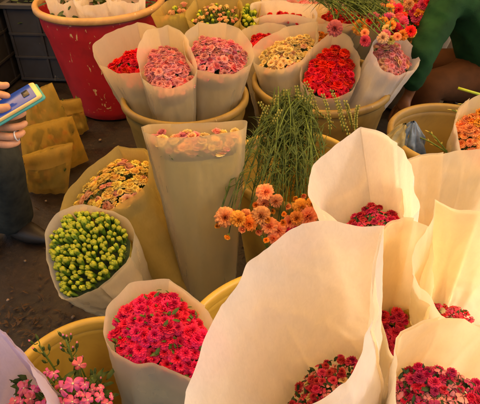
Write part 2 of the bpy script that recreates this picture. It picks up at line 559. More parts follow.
def make_wrap(parent, rim_px, z, base, mat, tilt=.5, rb=.035, seed=0, bulge=.8, wr=.006, seg=110, rows=34,
              pxc=None, shift=0, name='paper_wrap', flare=.002, overlap=15, wr_freq=2.2, seam=0, ncr=7):
    rim_px = rim_px[seam:] + rim_px[:seam]
    xs = [p[0] for p in rim_px]; ys = [p[1] for p in rim_px]
    cx, cy = pxc or ((min(xs) + max(xs)) / 2, (min(ys) + max(ys)) / 2)
    C = P(cx, cy, z)
    base = Vector(base)
    ax = (C - base).normalized()
    tc = (CAM - C).normalized()
    n = (ax * (1 - tilt) + tc * tilt).normalized()
    pts = []
    for p in rim_px:
        r_ = ray(p[0], p[1])
        t = n.dot(C - CAM) / n.dot(r_)
        q = CAM + r_ * t
        if len(p) > 2: q = CAM + r_ * (t + p[2])
        pts.append(q)
    rim = catmull(pts, seg)
    Cr = sum(rim, Vector()) / len(rim)
    ax = (Cr - base).normalized()
    W = Wrap()
    W.base, W.C, W.ax, W.rim, W.rb, W.bulge, W.n = base, Cr, ax, rim, rb, bulge, n

    def sec(i, t, k=1.0):
        rv = rim[i % seg] - Cr
        bv = rv - ax * rv.dot(ax)
        bv = bv.normalized() * rb
        s = t ** bulge
        return base.lerp(Cr, t) + (bv.lerp(rv, s)) * k
    W.sec = sec
    mb = MB()
    g = []
    cr_ = random.Random(seed * 13 + 5)
    creases = [(cr_.uniform(0, 1), cr_.uniform(.35, .95), cr_.uniform(-.9, .9), cr_.uniform(.10, .35), cr_.choice([-1, 1]) * cr_.uniform(.5, 1.1)) for _ in range(ncr)]
    tot = seg + overlap
    for r_ in range(rows + 1):
        t = r_ / rows
        row = []
        for i in range(tot + 1):
            k = 1 + .05 * (i / tot) ** 2
            p = sec(i, t, k)
            a = 2 * math.pi * i / seg
            rv = (rim[i % seg] - Cr).normalized()
            # long soft folds running up the cone, plus small crumples
            w = noise.noise(Vector((math.cos(a) * wr_freq, math.sin(a) * wr_freq, t * 1.3 + seed * 3.7))) * wr * 2.2 * min(1, t * 2.5)
            rg = 1 - abs(noise.noise(Vector((math.cos(a) * 3.1 + t * 1.5, math.sin(a) * 3.1, t * 2.2 + seed * 9.1)))) * 2
            w += (rg ** 3 if rg > 0 else 0) * wr * .9 * (1 - .5 * t)
            for (u0, t0, sl, ln, am) in creases:
                du = ((i / seg - u0 + .5) % 1) - .5
                al = du * .8 + (t - t0) * sl
                dd = abs((t - t0) - du * 2.2 * sl)
                if abs(du) < ln and dd < .05:
                    w += am * wr * .8 * (1 - dd / .05) * (1 - abs(du) / ln)
            w += noise.noise(p * 38 + Vector((seed, 0, 0))) * wr * .35
            w += flare * max(0, (t - .9) / .1) ** 2
            row.append(p + rv * w)
        g.append(row)
    mb.grid(g)
    W.obj = mb.build(name, mat, parent)
    return W


def fill(parent, W, flowers, n, size, t=.93, r=.9, dome=.03, lean=.7, jit=.25, foliage=60, leafsize=.02, leafmat_='leaf',
         names=None, squash=1.0, off=(0, 0, 0), weights=None, leafW=.3, core=True, leaf_on_top=0, fs=1.0, lrange=(.7, .90), vjit=0, core_gap=.10):
    seg = len(W.rim)
    off = Vector(off)
    c = W.base.lerp(W.C, t)
    G = math.pi * (3 - math.sqrt(5))
    bag = []
    for i, fl in enumerate(flowers):
        bag += [fl] * (weights[i] if weights else 1)

    cc0 = W.base.lerp(W.C, t)
    A = 0
    for i in range(seg):
        e0, e1 = W.sec(i, t) - cc0, W.sec((i + 1) % seg, t) - cc0
        A += e0.cross(e1).length / 2
    A *= r * r
    size = KSZ.get(flowers[0][0], .6) * math.sqrt(A / n) * fs

    def pt(rr, a, tt):
        idx = int(a / (2 * math.pi) * seg) % seg
        e = W.sec(idx, tt)
        cc = W.base.lerp(W.C, tt)
        return cc.lerp(e, rr), (e - cc).normalized()
    rest = MB(); restm = []
    wall = [W.sec(i, tt_) for i in range(0, seg, 2) for tt_ in (t - .06, t, min(1, t + .06))] if t < 1.2 else []
    order = list(range(n)); rnd.shuffle(order)
    for cnt, k in enumerate(order):
        rr = math.sqrt((k + .5) / n) * r
        a = (k * G + rnd.uniform(-jit, jit) * .5) % (2 * math.pi)
        idx = int(a / (2 * math.pi) * seg) % seg
        rad = (W.sec(idx, t) - W.base.lerp(W.C, t)).length
        rr = min(rr, max(.05, 1 - size * 1.2 / rad))
        p, o_ = pt(rr, a, t)
        p = p + W.ax * (dome * (1 - (rr / r) ** 2) + rnd.uniform(-.45, .45) * size + rnd.uniform(-vjit, vjit)) + off
        axd = (W.ax + o_ * lean * rr + Vector((rnd.uniform(-1, 1), rnd.uniform(-1, 1), rnd.uniform(-1, 1))) * .34).normalized()
        kd, mt = bag[rnd.randrange(len(bag))]
        near = min((p - e).length for e in wall)
        ks = min(1.0, max(.40, near * .74 / size))
        me = rnd.choice(flower(kd, mt))
        if cnt >= 100:
            q = Vector((0, 0, 1)).rotation_difference(axd).to_matrix().to_4x4() @ Matrix.Rotation(rnd.uniform(0, 6.28), 4, 'Z')
            Mx = Matrix.Translation(p) @ q @ Matrix.Scale(size * ks * rnd.uniform(.72, 1.25), 4)
            names_ = [m_.name for m_ in me.materials]
            for nm_ in names_:
                if nm_ not in restm: restm.append(nm_)
            vs_ = [Mx @ v.co for v in me.vertices]
            at_ = [d_.value for d_ in me.attributes['edge'].data]
            o0 = len(rest.v)
            rest.v += [tuple(v) for v in vs_]; rest.a += at_
            for pl in me.polygons:
                rest.f.append(tuple(i + o0 for i in pl.vertices)); rest.m.append(restm.index(names_[pl.material_index]))
            continue
        put_flower(parent, me, p, axd, size * ks * (rnd.uniform(.72, 1.25) if ks == 1 else 1), squash=squash,
                   name='flower_bud' if kd == 'bud' else ('floret' if kd == 'floret' else 'flower_head'))
    if rest.v:
        tag(rest.build({'floret': 'florets', 'bud': 'flower_buds'}.get(flowers[0][0], 'flower_heads'), [bpy.data.materials[x] for x in restm], parent), kind='stuff')
    if foliage:
        mb = MB()
        for k in range(foliage):
            rr = math.sqrt(rnd.random()) * r * 1.02
            p, o_ = pt(rr, rnd.uniform(0, 6.28), t)
            p = p + W.ax * (dome * (1 - (rr / r) ** 2) - size * rnd.uniform(.1, 1.0) + leaf_on_top * rnd.random()) + off
            d = (W.ax * rnd.uniform(.2, 1.2) + Vector((rnd.uniform(-1, 1), rnd.uniform(-1, 1), rnd.uniform(-.4, 1))) * .8)
            if min((p - e).length for e in wall) < leafsize * .8: continue
            leaf_quad(mb, p - d.normalized() * leafsize * .4, d, W.ax + Vector((.3, .1, 0)), leafsize * rnd.uniform(.7, 1.4), leafsize * leafW, 0)
        # leafy mass lower down, seen through the paper
        for k in range(int(foliage * 1.3)):
            tt = t * rnd.uniform(.25, .93)
            p, o_ = pt(rnd.uniform(*lrange), rnd.uniform(0, 6.28), tt)
            d = (W.ax + Vector((rnd.uniform(-1, 1), rnd.uniform(-1, 1), rnd.uniform(-.4, 1))) * .22)
            if min((p - W.sec(i, min(1, tt + .03))).length for i in range(0, seg, 4)) < leafsize * .75: continue
            leaf_quad(mb, p, d, o_, leafsize * rnd.uniform(1.4, 2.8), leafsize * leafW * 1.5, 0)
        tag(mb.build('foliage', M[leafmat_], parent), kind='stuff')
    if core:
        mb = MB()
        g = []
        for j in range(10):
            tt = .02 + (t - core_gap) * j / 9
            g.append([W.base.lerp(W.C, tt).lerp(W.sec(int(i * seg / 40), tt), .88 + .07 * noise.noise(Vector((i * .9, j * .7, 3)))) for i in range(40)])
        mb.grid(g, 0, True)
        mb.grid([g[-1], [W.base.lerp(W.C, t - .08)] * 40], 1, True)
        mb.build('stem_bundle', [M['core'], M['leaf_dark']], parent)


PAPERG = 'paper-wrapped flower bunches standing in buckets'
def bouquet(label, rim, z, base, mat, fl, n, size, group=PAPERG, cat='bouquet', wkw=None, **fkw):
    root = empty('flower_bouquet', base, label, cat, group)
    W = make_wrap(root, rim, z, base, M[mat], **(wkw or {}))
    if fl: fill(root, W, fl, n, size, **fkw)
    return root, W


# ------------------------------------------------------------------ buckets
def bucket(c, rt, h, rb, mat, label, rimmat=None, lip=.016, name='bucket', group='plastic flower buckets', seed=0, bands=True):
    root = empty(name, (c[0], c[1], 0), label, 'bucket', group)
    mb = MB()
    th = .006
    pr = [(0.0, .012), (rb * .5, .006), (rb - .01, .004), (rb, .012)]
    k = 14
    for i in range(1, k + 1):
        f = i / k
        r_ = rb + (rt - rb) * f
        zz = .012 + (h - .05 - .012) * f
        pr.append((r_, zz))
    pr += [(rt, h - .02)]
    inner = [(r_ - th, z_) for r_, z_ in pr[::-1] if r_ > 0] + [(0, .02)]
    if bands:
        for j, (r_, z_) in enumerate(pr):
            if abs(z_ - h * .82) < h * .04: pr[j] = (r_ + .005, z_)
    mb.lathe(pr + inner, 96, 0, (c[0], c[1], 0), .012, seed)
    mb.build('bucket_body', M[mat], root)
    mb = MB()
    rp = [(rt - th - .001, h - .03), (rt - th - .002, h - .004), (rt + .000, h + .003), (rt + lip * .6, h + .002), (rt + lip, h - .008), (rt + lip, h - .026), (rt + lip * .7, h - .032), (rt + .003, h - .030)]
    mb.lathe(rp, 96, 0, (c[0], c[1], 0), .012, seed)
    mb.build('bucket_rim', M[rimmat or mat], root)
    return root


# ------------------------------------------------------------------ ground
mb = MB()
g = []
for j in range(121):
    y = -6 + 30 * (j / 120) if False else -8 + 36 * j / 120
    g.append([(-16 + 32 * i / 120, y, noise.noise(Vector((i * .7, j * .7, 1))) * .004 - .006) for i in range(121)])
mb.grid(g)
tag(mb.build('ground', ground_mat()), kind='structure')

# ------------------------------------------------------------------ bucket positions
def xy(p): return (p.x, p.y)
Y1 = P(185, 93, .5); Y2 = P(322, 79, .5); Y3 = P(455, 133, .5); Y4 = P(295, 164, .5)
Y5 = Vector((.150, .735, 0)); Y6 = Vector((-.350, .680, 0)); Y7 = Vector((.63, 1.04, 0)); Y8 = Vector((-.07, 2.64, 0)); Y9 = Vector((.40, 2.88, 0))
RB = Vector((-.78, 2.93, 0))
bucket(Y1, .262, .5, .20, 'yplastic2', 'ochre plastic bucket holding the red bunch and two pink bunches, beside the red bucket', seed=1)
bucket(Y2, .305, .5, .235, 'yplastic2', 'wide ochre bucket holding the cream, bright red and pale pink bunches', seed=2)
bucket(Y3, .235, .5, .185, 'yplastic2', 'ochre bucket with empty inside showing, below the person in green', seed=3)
bucket(Y4, .222, .5, .165, 'yplastic', 'yellow bucket under the loose orange carnations and their green stems', seed=4)
bucket(Y5, .305, .44, .22, 'yplastic', 'yellow tub under the very large pale paper cone', seed=5)
bucket(Y6, .198, .42, .15, 'yplastic', 'yellow bucket holding the pink stock flowers and the hot pink bunch', seed=6)
bucket(Y7, .235, .45, .17, 'yplastic', 'yellow bucket under the cluster of pale paper cones at the right', seed=7)
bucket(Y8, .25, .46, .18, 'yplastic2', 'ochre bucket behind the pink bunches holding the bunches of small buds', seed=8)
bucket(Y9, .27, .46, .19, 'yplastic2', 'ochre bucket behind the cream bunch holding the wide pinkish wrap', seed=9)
bucket(RB, .335, .64, .235, 'rplastic', 'large scuffed dark red barrel bucket with a tan rim', 'rim_tan', lip=.024, seed=10)
bucket((1.02, 2.95), .20, .54, .15, 'gplastic', 'grey-brown bucket of mixed flowers behind the green sleeve', seed=11)

# ------------------------------------------------------------------ bouquets: middle row
B1 = bouquet('bunch of small bright red flowers in pale paper, beside the red barrel bucket',
        [(93, 52), (97, 41), (114, 32), (137, 23), (156, 30), (158, 50), (146, 68), (125, 73), (108, 67)], .69, (-.34, 2.05, .06), 'paper_back',
        [('carn', 'red')], 46, .021, t=.86, r=.80, dome=.03, wkw=dict(seed=1, tilt=.45, seam=3), foliage=70, leafsize=.018)
B2 = bouquet('narrow pink rose bunch between the small red bunch and the wider pink rose bunch',
        [(139, 48), (148, 32), (168, 27), (184, 37), (193, 55), (196, 74), (176, 86), (158, 87), (146, 78), (140, 62)], .70, (-.27, 1.98, .06), 'paper_back',
        [('carn', 'pinkmix'), ('carn', 'pink'), ('rose', 'rose_dark'), ('rose', 'pink')], 84, .0235, t=.90, r=.88, dome=.035, weights=[4, 3, 1, 1], wkw=dict(seed=2, tilt=.5, seam=2), foliage=80, leafsize=.02)
B3 = bouquet('wider bunch of pink roses between the narrow pink one and the cream one',
        [(186, 50), (187, 35), (199, 23), (220, 25), (240, 30), (252, 44), (250, 60), (236, 70), (216, 74), (198, 69), (189, 60)], .71, (-.15, 2.05, .06), 'paper_back',
        [('carn', 'pinkmix'), ('carn', 'pink'), ('rose', 'rose_dark'), ('rose', 'pink')], 88, .0245, t=.92, r=.90, dome=.04, weights=[4, 3, 2, 1], wkw=dict(seed=3, tilt=.5, seam=2), foliage=90, leafsize=.02)
B4 = bouquet('bunch of cream and yellow flowers in pale paper with a pointed corner',
        [(252, 56), (255, 45), (270, 36), (290, 27), (316, 23), (317, 40), (309, 52), (298, 61), (284, 67), (268, 68), (257, 63)], .65, (.28, 2.2, .06), 'paper_back',
        [('carn', 'cream'), ('daisy', 'cream'), ('rose', 'cream'), ('carn', 'peach')], 86, .0225, t=.93, r=.86, dome=.03, weights=[4, 2, 3, 1], wkw=dict(seed=4, tilt=.4, seam=4), foliage=60, leafsize=.018)
B5 = bouquet('bunch of bright red carnations at the front of the wide bucket, beside the cream bunch',
        [(303, 80), (303, 66), (312, 50), (333, 33), (348, 37), (359, 60), (359, 76), (350, 90), (333, 98), (314, 93)], .60, (.37, 2.12, .06), 'paper_back',
        [('carn', 'red')], 66, .025, t=.93, r=.92, dome=.035, wkw=dict(seed=5, tilt=.6, seam=3), foliage=80, leafsize=.018)
B6 = bouquet('pale pink roses in white paper leaning right, under the loose spray of mixed carnations',
        [(374, 40), (386, 33), (404, 37), (419, 60), (406, 73), (390, 73), (379, 64), (374, 52)], .66, (.43, 2.14, .06), 'paper_pale',
        [('carn', 'pinkmix'), ('rose', 'peach'), ('carn', 'pink')], 62, .024, t=.94, r=.88, dome=.03, weights=[4, 2, 3], wkw=dict(seed=6, tilt=.45, seam=3, rb=.06), foliage=50, leafsize=.018)

# back row
BG = 'small bunches in the back row of buckets'
bouquet('small greenish wrap of tiny buds at the top, next to the red barrel',
        [(153, 15), (164, 4), (176, -3), (190, -5), (192, 3), (182, 12), (168, 15)], .68, (-.20, 2.60, .06), 'paper_green',
        [('bud', 'budtip'), ('half', 'peach')], 22, .016, group=BG, t=.92, r=.8, dome=.01, wkw=dict(seed=7, tilt=.3), foliage=50, leafsize=.02)
bouquet('wrap of small peach and green buds behind the pink roses',
        [(186, 15), (197, -1), (218, -6), (240, 0), (241, 14), (232, 25), (216, 29), (200, 26)], .68, (-.10, 2.60, .06), 'paper_green',
        [('half', 'peach'), ('half', 'cream'), ('bud', 'budtip')], 44, .0155, group=BG, t=.93, r=.85, dome=.02, wkw=dict(seed=8, tilt=.35, seam=1), foliage=110, leafsize=.02)
bouquet('narrow wrap of green buds between the peach bud wrap and the wide pinkish wrap',
        [(238, 8), (242, -4), (254, -6), (260, 4), (259, 18), (252, 27), (243, 24)], .68, (.02, 2.64, .06), 'paper_green',
        [('bud', 'budtip')], 22, .015, group=BG, t=.92, r=.8, dome=.02, wkw=dict(seed=9, tilt=.35), foliage=60, leafsize=.018)
bouquet('wide pinkish wrap with a few red flowers at the very back, above the cream bunch',
        [(252, 10), (253, 3), (275, 1), (300, 4), (314, 7), (314, 18), (292, 14), (270, 14), (255, 18)], .69, (.32, 2.84, .06), 'paper_pale',
        [('carn', 'red')], 24, .02, group=BG, t=.9, r=.8, dome=.01, wkw=dict(seed=10, tilt=.2), foliage=40, leafsize=.018)
bouquet('wrap with one row of red flowers behind the spray of mixed carnations',
        [(314, 14), (322, 3), (345, -4), (372, 0), (376, 12), (356, 22), (334, 22)], .69, (.46, 2.84, .06), 'paper_back',
        [('carn', 'red')], 36, .021, group=BG, t=.9, r=.8, dome=.02, wkw=dict(seed=11, tilt=.3), foliage=40, leafsize=.018)
bouquet('small wrap of red flowers tucked between the pink roses and the cream bunch',
        [(240, 40), (246, 29), (262, 24), (284, 26), (288, 38), (268, 46), (250, 48)], .64, (.17, 2.28, .06), 'paper_back',
        [('carn', 'red')], 34, .021, group=BG, t=.92, r=.85, dome=.02, wkw=dict(seed=12, tilt=.4), foliage=30, leafsize=.018)
bouquet('small wrap of orange flowers glimpsed between the cream and the bright red bunches',
        [(300, 38), (306, 26), (322, 24), (336, 30), (334, 44), (320, 48), (306, 46)], .62, (.36, 2.30, .06), 'paper_back',
        [('carn', 'orange')], 26, .021, group=BG, t=.93, r=.85, dome=.02, wkw=dict(seed=13, tilt=.4), foliage=30, leafsize=.018)
bouquet('plain paper wrap standing at the top right beside the mixed flowers',
        [(374, 4), (380, -16), (400, -22), (412, -10), (408, 6), (392, 14)], .70, (.56, 2.86, .06), 'paper_back',
        [('rose', 'pink')], 16, .022, group=BG, t=.85, r=.8, dome=.0, wkw=dict(seed=14, tilt=.3), foliage=20, leafsize=.018)
bouquet('mixed red, pink and orange flowers in the grey-brown bucket',
        [(402, 14), (404, -6), (424, -16), (444, -6), (446, 12), (436, 26), (418, 29)], .66, (1.02, 2.93, .06), 'paper_green',
        [('carn', 'magenta'), ('carn', 'red'), ('carn', 'orange'), ('carn', 'crimson')], 46, .028, group=BG, t=.99, r=1.0, dome=.05, wkw=dict(seed=15, tilt=.5), foliage=60, leafsize=.02)
bouquet('pale wrap at the very top edge behind the wide pinkish wrap',
        [(262, -2), (270, -22), (300, -28), (334, -22), (340, -6), (318, 2), (288, 3)], .74, (.40, 2.98, .06), 'paper_pale',
        [('rose', 'pink')], 16, .022, group=BG, t=.8, r=.8, dome=.0, wkw=dict(seed=16, tilt=.2), foliage=20, leafsize=.018)
# white wraps inside the red barrel
for lab, rim, bs in (
    ('crumpled white wrap lying at the left inside the red barrel', [(48, -6), (56, -30), (78, -34), (84, -16), (76, -2), (58, 2)], (-.92, 2.86, .3)),
    ('large white wrap in the middle of the red barrel with dark leaves under it', [(72, -4), (78, -34), (108, -38), (118, -14), (108, 2), (86, 4)], (-.78, 2.84, .3)),
    ('crumpled white wrap at the right inside the red barrel', [(110, -6), (112, -32), (136, -34), (146, -14), (138, 0), (120, 2)], (-.66, 2.84, .3))):
    bouquet(lab, rim, .745, bs, 'paper_pale', [('rose', 'pink')], 14, .022, group='white wraps in the red barrel', t=.6, r=.8, dome=0,
            wkw=dict(seed=len(rim) + bs[0] * 10, tilt=.3, rb=.09, wr=.016), foliage=60, leafsize=.035)
mb = MB()
for k in range(130):
    a = rnd.uniform(0, 6.28); rr = .29 * math.sqrt(rnd.random())
    p = Vector((RB.x + rr * math.cos(a), RB.y + rr * math.sin(a), .60 + rnd.uniform(-.03, .05)))
    leaf_quad(mb, p, Vector((rnd.uniform(-1, 1), rnd.uniform(-1, 1), rnd.uniform(-.1, .5))), Vector((0, 0, 1)), .05, .015)
tag(mb.build('leaf_litter', M['leaf_dark']), 'dark green leaves packed around the white wraps in the red barrel', 'leaves', kind='stuff')

# ------------------------------------------------------------------ tall wraps left of centre
TWb = P(212, 309, 0); TWb.z = .004
TWr, TWw = bouquet('tall flat-topped sheer wrap with pink and orange flowers showing through the paper',
        [(143, 127), (150, 124.5), (182, 124), (215, 122.5), (245, 120.5), (240, 129), (222, 133), (190, 136.5), (165, 137), (150, 133)], .74, TWb, 'paper_thin',
        [('rose', 'peach'), ('rose', 'pink'), ('rose', 'cream')], 95, .024, t=.93, r=.98, dome=.0, weights=[2, 2, 2], fs=1.5, vjit=.022, core_gap=.065, lrange=(.2, .75), leafW=.22, lean=.1,
        wkw=dict(seed=21, tilt=0.0, rb=.07, bulge=.7, wr=.004), foliage=420, leafsize=.017)
OWb = P(190, 309, 0); OWb.z = .004
bouquet('big open wrap of yellow roses with pink hearts leaning left',
        [(146, 152), (149, 166), (143, 184), (131, 197), (113, 207), (92, 212), (74, 214), (60, 214), (64, 200), (76, 183), (95, 164), (118, 146), (130, 150)], .50, OWb, 'paper_green',
        [('rose', 'yellow'), ('rose', 'peach'), ('carn', 'yellow')], 96, .027, t=.94, r=.90, dome=.03, weights=[4, 2, 3],
        wkw=dict(seed=22, tilt=.45, seam=11, rb=.055, bulge=.75), foliage=90, leafsize=.022)
GBb = P(150, 322, 0) + Vector((0, 0, .004))
bouquet('round bunch of tight yellow-green flower buds in a pale wrap',
        [(60, 299), (52, 279), (46, 254), (46, 234), (60, 214), (80, 207), (108, 209), (126, 222), (131, 238), (128, 256), (112, 277), (90, 290), (72, 296)], .40, GBb, 'paper',
        [('bud', 'budtip')], 190, .0155, t=.97, r=.97, dome=.03, lean=.45, wkw=dict(seed=23, tilt=.6, seam=9, rb=.05), foliage=60, leafsize=.012, squash=1.05)
HPb = (-.24, .70, .03)
bouquet('full bunch of hot pink carnations in a peach-toned wrap with a pointed corner',
        [(169, 281), (184, 292), (202, 308), (214, 326), (222, 343), (216, 358), (200, 379), (176, 370), (152, 364), (135, 362), (119, 351), (104, 336), (108, 318), (116, 300), (130, 287), (150, 283)], .62, HPb, 'paper',
        [('carn', 'hotpink')], 105, .0165, t=.95, r=.94, dome=.04, wkw=dict(seed=24, tilt=.5, rb=.05, wr=.005), foliage=150, leafsize=.016, leaf_on_top=.022)

# ------------------------------------------------------------------ big foreground cones
BW, _ = bouquet('very large open paper cone at the front with a few pink florets deep inside',
        [(380, 230), (371, 262), (373, 300), (362, 345), (336, 383), (305, 404), (270, 425), (232, 432), (200, 424), (186, 404), (204, 355), (224, 308), (248, 272), (276, 244), (305, 229), (345, 226)], .84, (.30, .64, .04), 'paper_pale',
        [('floret', 'magenta'), ('carn', 'magenta'), ('carn', 'crimson'), ('floret', 'pink'), ('daisy', 'cream')], 170, .0092, group=None, t=.545, r=.93, dome=.05, weights=[4, 4, 3, 3, 1], lean=1.2,
        wkw=dict(seed=31, tilt=.35, rb=.045, bulge=.62, wr=.007, seg=220, rows=80, ncr=12, flare=.003, overlap=34), foliage=260, leafsize=.016, off=(.006, 0, 0), leaf_on_top=.006, leafmat_='leaf_dark')
RW1, _ = bouquet('pale open cone with a dark fold showing small crimson flowers, behind the very large cone',
        [(361, 130), (380, 133), (398, 146), (408, 164), (415, 190), (416, 212), (400, 228), (380, 234), (358, 231), (336, 221), (320, 207), (309, 184), (313, 168), (330, 152)], .70, (.50, 1.02, .04), 'paper_pale',
        [('floret', 'magenta'), ('carn', 'crimson'), ('carn', 'magenta')], 130, .0115, group=None, t=.68, r=.97, dome=.05, lean=1.0, weights=[4, 4, 1],
        wkw=dict(seed=32, seg=180, rows=64, ncr=10, overlap=22, tilt=.35, rb=.05, bulge=.75, wr=.006, flare=.003), foliage=260, leafsize=.02, leaf_on_top=.006, leafmat_='leaf_dark')
RW2, _ = bouquet('bright cream open wrap at the right edge behind the other cones',
        [(404, 163), (420, 158), (445, 155), (480, 150), (515, 158), (525, 190), (512, 216), (478, 226), (440, 230), (414, 222), (405, 195)], .66, (.68, 1.12, .04), 'paper',
        [('floret', 'magenta'), ('floret', 'crimson')], 60, .0115, group=None, t=.6, r=.95, dome=.02, wkw=dict(seed=33, seg=180, rows=64, ncr=10, overlap=22, tilt=.4, rb=.05, wr=.008), foliage=120, leafsize=.02)
RW3, _ = bouquet('narrow cream cone between the large cones with crimson carnations down inside',
        [(381, 236), (390, 226), (408, 222), (428, 227), (432, 250), (430, 290), (424, 325), (408, 350), (393, 352), (384, 320), (379, 275)], .66, (.40, .80, .04), 'paper',
        [('carn', 'crimson'), ('carn', 'hotpink')], 46, .019, group=None, t=.60, r=.98, dome=.01, weights=[2, 1], wkw=dict(seed=34, seg=180, rows=64, ncr=10, overlap=22, tilt=.45, rb=.05, wr=.005), foliage=60, leafsize=.018)
RW4, _ = bouquet('cream open wrap at the right edge with a rolled lip and faint red inside',
        [(437, 203), (450, 211), (480, 217), (515, 222), (535, 250), (535, 290), (515, 322), (480, 323), (458, 318), (436, 303), (421, 282), (417, 262), (424, 246), (432, 232)], .76, (.62, .98, .04), 'paper',
        [('floret', 'magenta'), ('floret', 'crimson'), ('floret', 'red')], 120, .012, group=None, t=.47, r=.97, dome=.02, wkw=dict(seed=35, seg=180, rows=64, ncr=10, overlap=22, tilt=.4, rb=.05, wr=.006, flare=.004), foliage=160, leafsize=.02)
RW5, _ = bouquet('cream open cone at the bottom right corner with pink florets and dark leaves',
        [(402, 341), (408, 331), (420, 323), (433, 320), (455, 323), (485, 329), (520, 345), (535, 390), (515, 440), (470, 458), (430, 452), (404, 425), (400, 385)], .76, (.40, .62, .04), 'paper',
        [('carn', 'hotpink'), ('floret', 'magenta'), ('floret', 'pink'), ('carn', 'crimson')], 150, .0105, group=None, t=.79, r=.97, dome=.035, weights=[2, 4, 3, 2], lean=1.1,
        wkw=dict(seed=36, seg=180, rows=64, ncr=10, overlap=22, tilt=.5, rb=.05, wr=.005, flare=.002), foliage=340, leafsize=.017, leaf_on_top=.008, leafmat_='leaf_dark')
bouquet('paper wrap in the bottom left corner, lavender sky light in its colour',
        [(-4, 331), (8, 339), (22, 355), (36, 377), (42, 404), (26, 440), (-20, 460), (-60, 440), (-70, 390), (-50, 350), (-26, 334)], .68, (-.40, .64, .03), 'paper_skytint',
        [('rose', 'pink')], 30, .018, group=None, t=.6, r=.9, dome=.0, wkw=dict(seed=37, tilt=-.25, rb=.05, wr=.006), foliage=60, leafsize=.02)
# peach roses at right edge in the empty-looking bucket
bouquet('bunch of orange-pink roses in a pale wrap at the right edge',
        [(457, 120), (464, 104), (480, 95), (503, 96), (516, 118), (508, 146), (486, 158), (464, 151)], .62, (.86, 1.72, .04), 'paper_back',
        [('carn', 'salmon'), ('carn', 'orange')], 44, .024, group=None, t=.9, r=.86, dome=.04, weights=[3, 1], wkw=dict(seed=38, tilt=.6), foliage=60, leafsize=.02)

# ------------------------------------------------------------------ loose orange carnations with long green stems
root = empty('carnation_bunch', P(285, 165, .55), 'orange-pink carnations lying over the yellow bucket with feathery green stems spread behind', 'flowers')
heads = [(225, 217, 8, 'salmon'), (217, 226, 4.5, 'orange'), (228, 236, 4.5, 'orange'), (238, 219, 6.5, 'orange'), (265, 192, 7, 'salmon'), (263, 203, 5.5, 'salmon'),
         (276, 201, 5.5, 'salmon'), (261, 215, 7.5, 'salmon'), (250, 223, 6.5, 'orange'), (270, 226, 7, 'salmon'), (283, 222, 5, 'orange'), (258, 231, 5, 'salmon'),
         (274, 238, 5.5, 'salmon'), (293, 231, 6.5, 'hotpink'), (301, 207, 6.5, 'orange'), (307, 216, 9, 'salmon'), (297, 218, 6, 'orange'), (312, 204, 5.5, 'orange'),
         (303, 228, 5.5, 'salmon'), (284, 214, 4, 'orange'), (218, 218, 3.5, 'orange'), (243, 229, 5, 'salmon'), (272, 211, 4.5, 'orange'), (288, 239, 4.5, 'orange'), (314, 228, 5, 'salmon'), (232, 211, 4, 'orange'), (246, 216, 5.5, 'salmon'), (256, 205, 4.5, 'orange'), (268, 219, 5, 'orange'), (279, 230, 6, 'salmon'), (290, 222, 6, 'salmon'), (296, 198, 4.5, 'orange'), (303, 195, 4, 'salmon'), (266, 240, 4.5, 'orange'), (287, 206, 4.5, 'salmon'), (299, 236, 5, 'salmon')]
blades = MB()
def add_blades(pts, n, L0, L1, w, mb, spread=1.0):
    for k in range(n):
        f = rnd.uniform(.05, .95) * (len(pts) - 1)
        i = int(f); p = Vector(pts[i]).lerp(Vector(pts[i + 1]), f - i)
        d = (Vector(pts[i + 1]) - Vector(pts[i])).normalized()
        sd = Vector((rnd.uniform(-1, 1), rnd.uniform(-1, 1), rnd.uniform(-.2, 1))) * spread
        d0 = (d * .7 + sd).normalized()
        L = rnd.uniform(L0, L1)
        cur = Vector((rnd.uniform(-1, 1), rnd.uniform(-1, 1), -1.0)) * 1.25
        side = d0.cross(Vector((rnd.uniform(-.3, .3), rnd.uniform(-.3, .3), 1))).normalized()
        rows = []
        for j in range(6):
            t = j / 5
            c = p + d0 * L * t + cur * L * t * t * .45
            ww = w * (1 - t ** 2) * (.6 + .4 * min(1, t * 5)) + .0002
            rows.append([c - side * ww, c + side * ww])
        mb.grid(rows)
apex = P(289, 104, .64)
for i, (x, y, s, mt) in enumerate(heads):
    zz = .55 - .0016 * (y - 215) + rnd.uniform(-.02, .02)
    p = P(x, y, zz)
    dep = (p - CAM).dot(Vector((0, CP, -SP)))
    size = s / FPX * dep * 1.18
    tc = (CAM - p).normalized()
    axd = (tc * .8 + Vector((rnd.uniform(-.5, .5), -.5, rnd.uniform(-.3, .4)))).normalized()
    put_flower(root, rnd.choice(flower('carn' if s > 5 else 'half', mt)), p, axd, size)
    end = apex + Vector((rnd.uniform(-.05, .08), rnd.uniform(-.05, .08), rnd.uniform(-.02, .03)))
    pts = []
    bow = Vector(((x - 268) * .0006 + rnd.uniform(-.01, .01), 0, rnd.uniform(.0, .05)))
    for j in range(9):
        t = j / 8
        q = (p - axd * size * .7).lerp(end, t) + bow * math.sin(math.pi * t)
        pts.append(q)
    m = MB(); m.tube(pts, .0016, .0022, 6)
    m.build('stem', M['blade'], root)
    add_blades(pts[1:], 30, .03, .10, .0014, blades, .6)
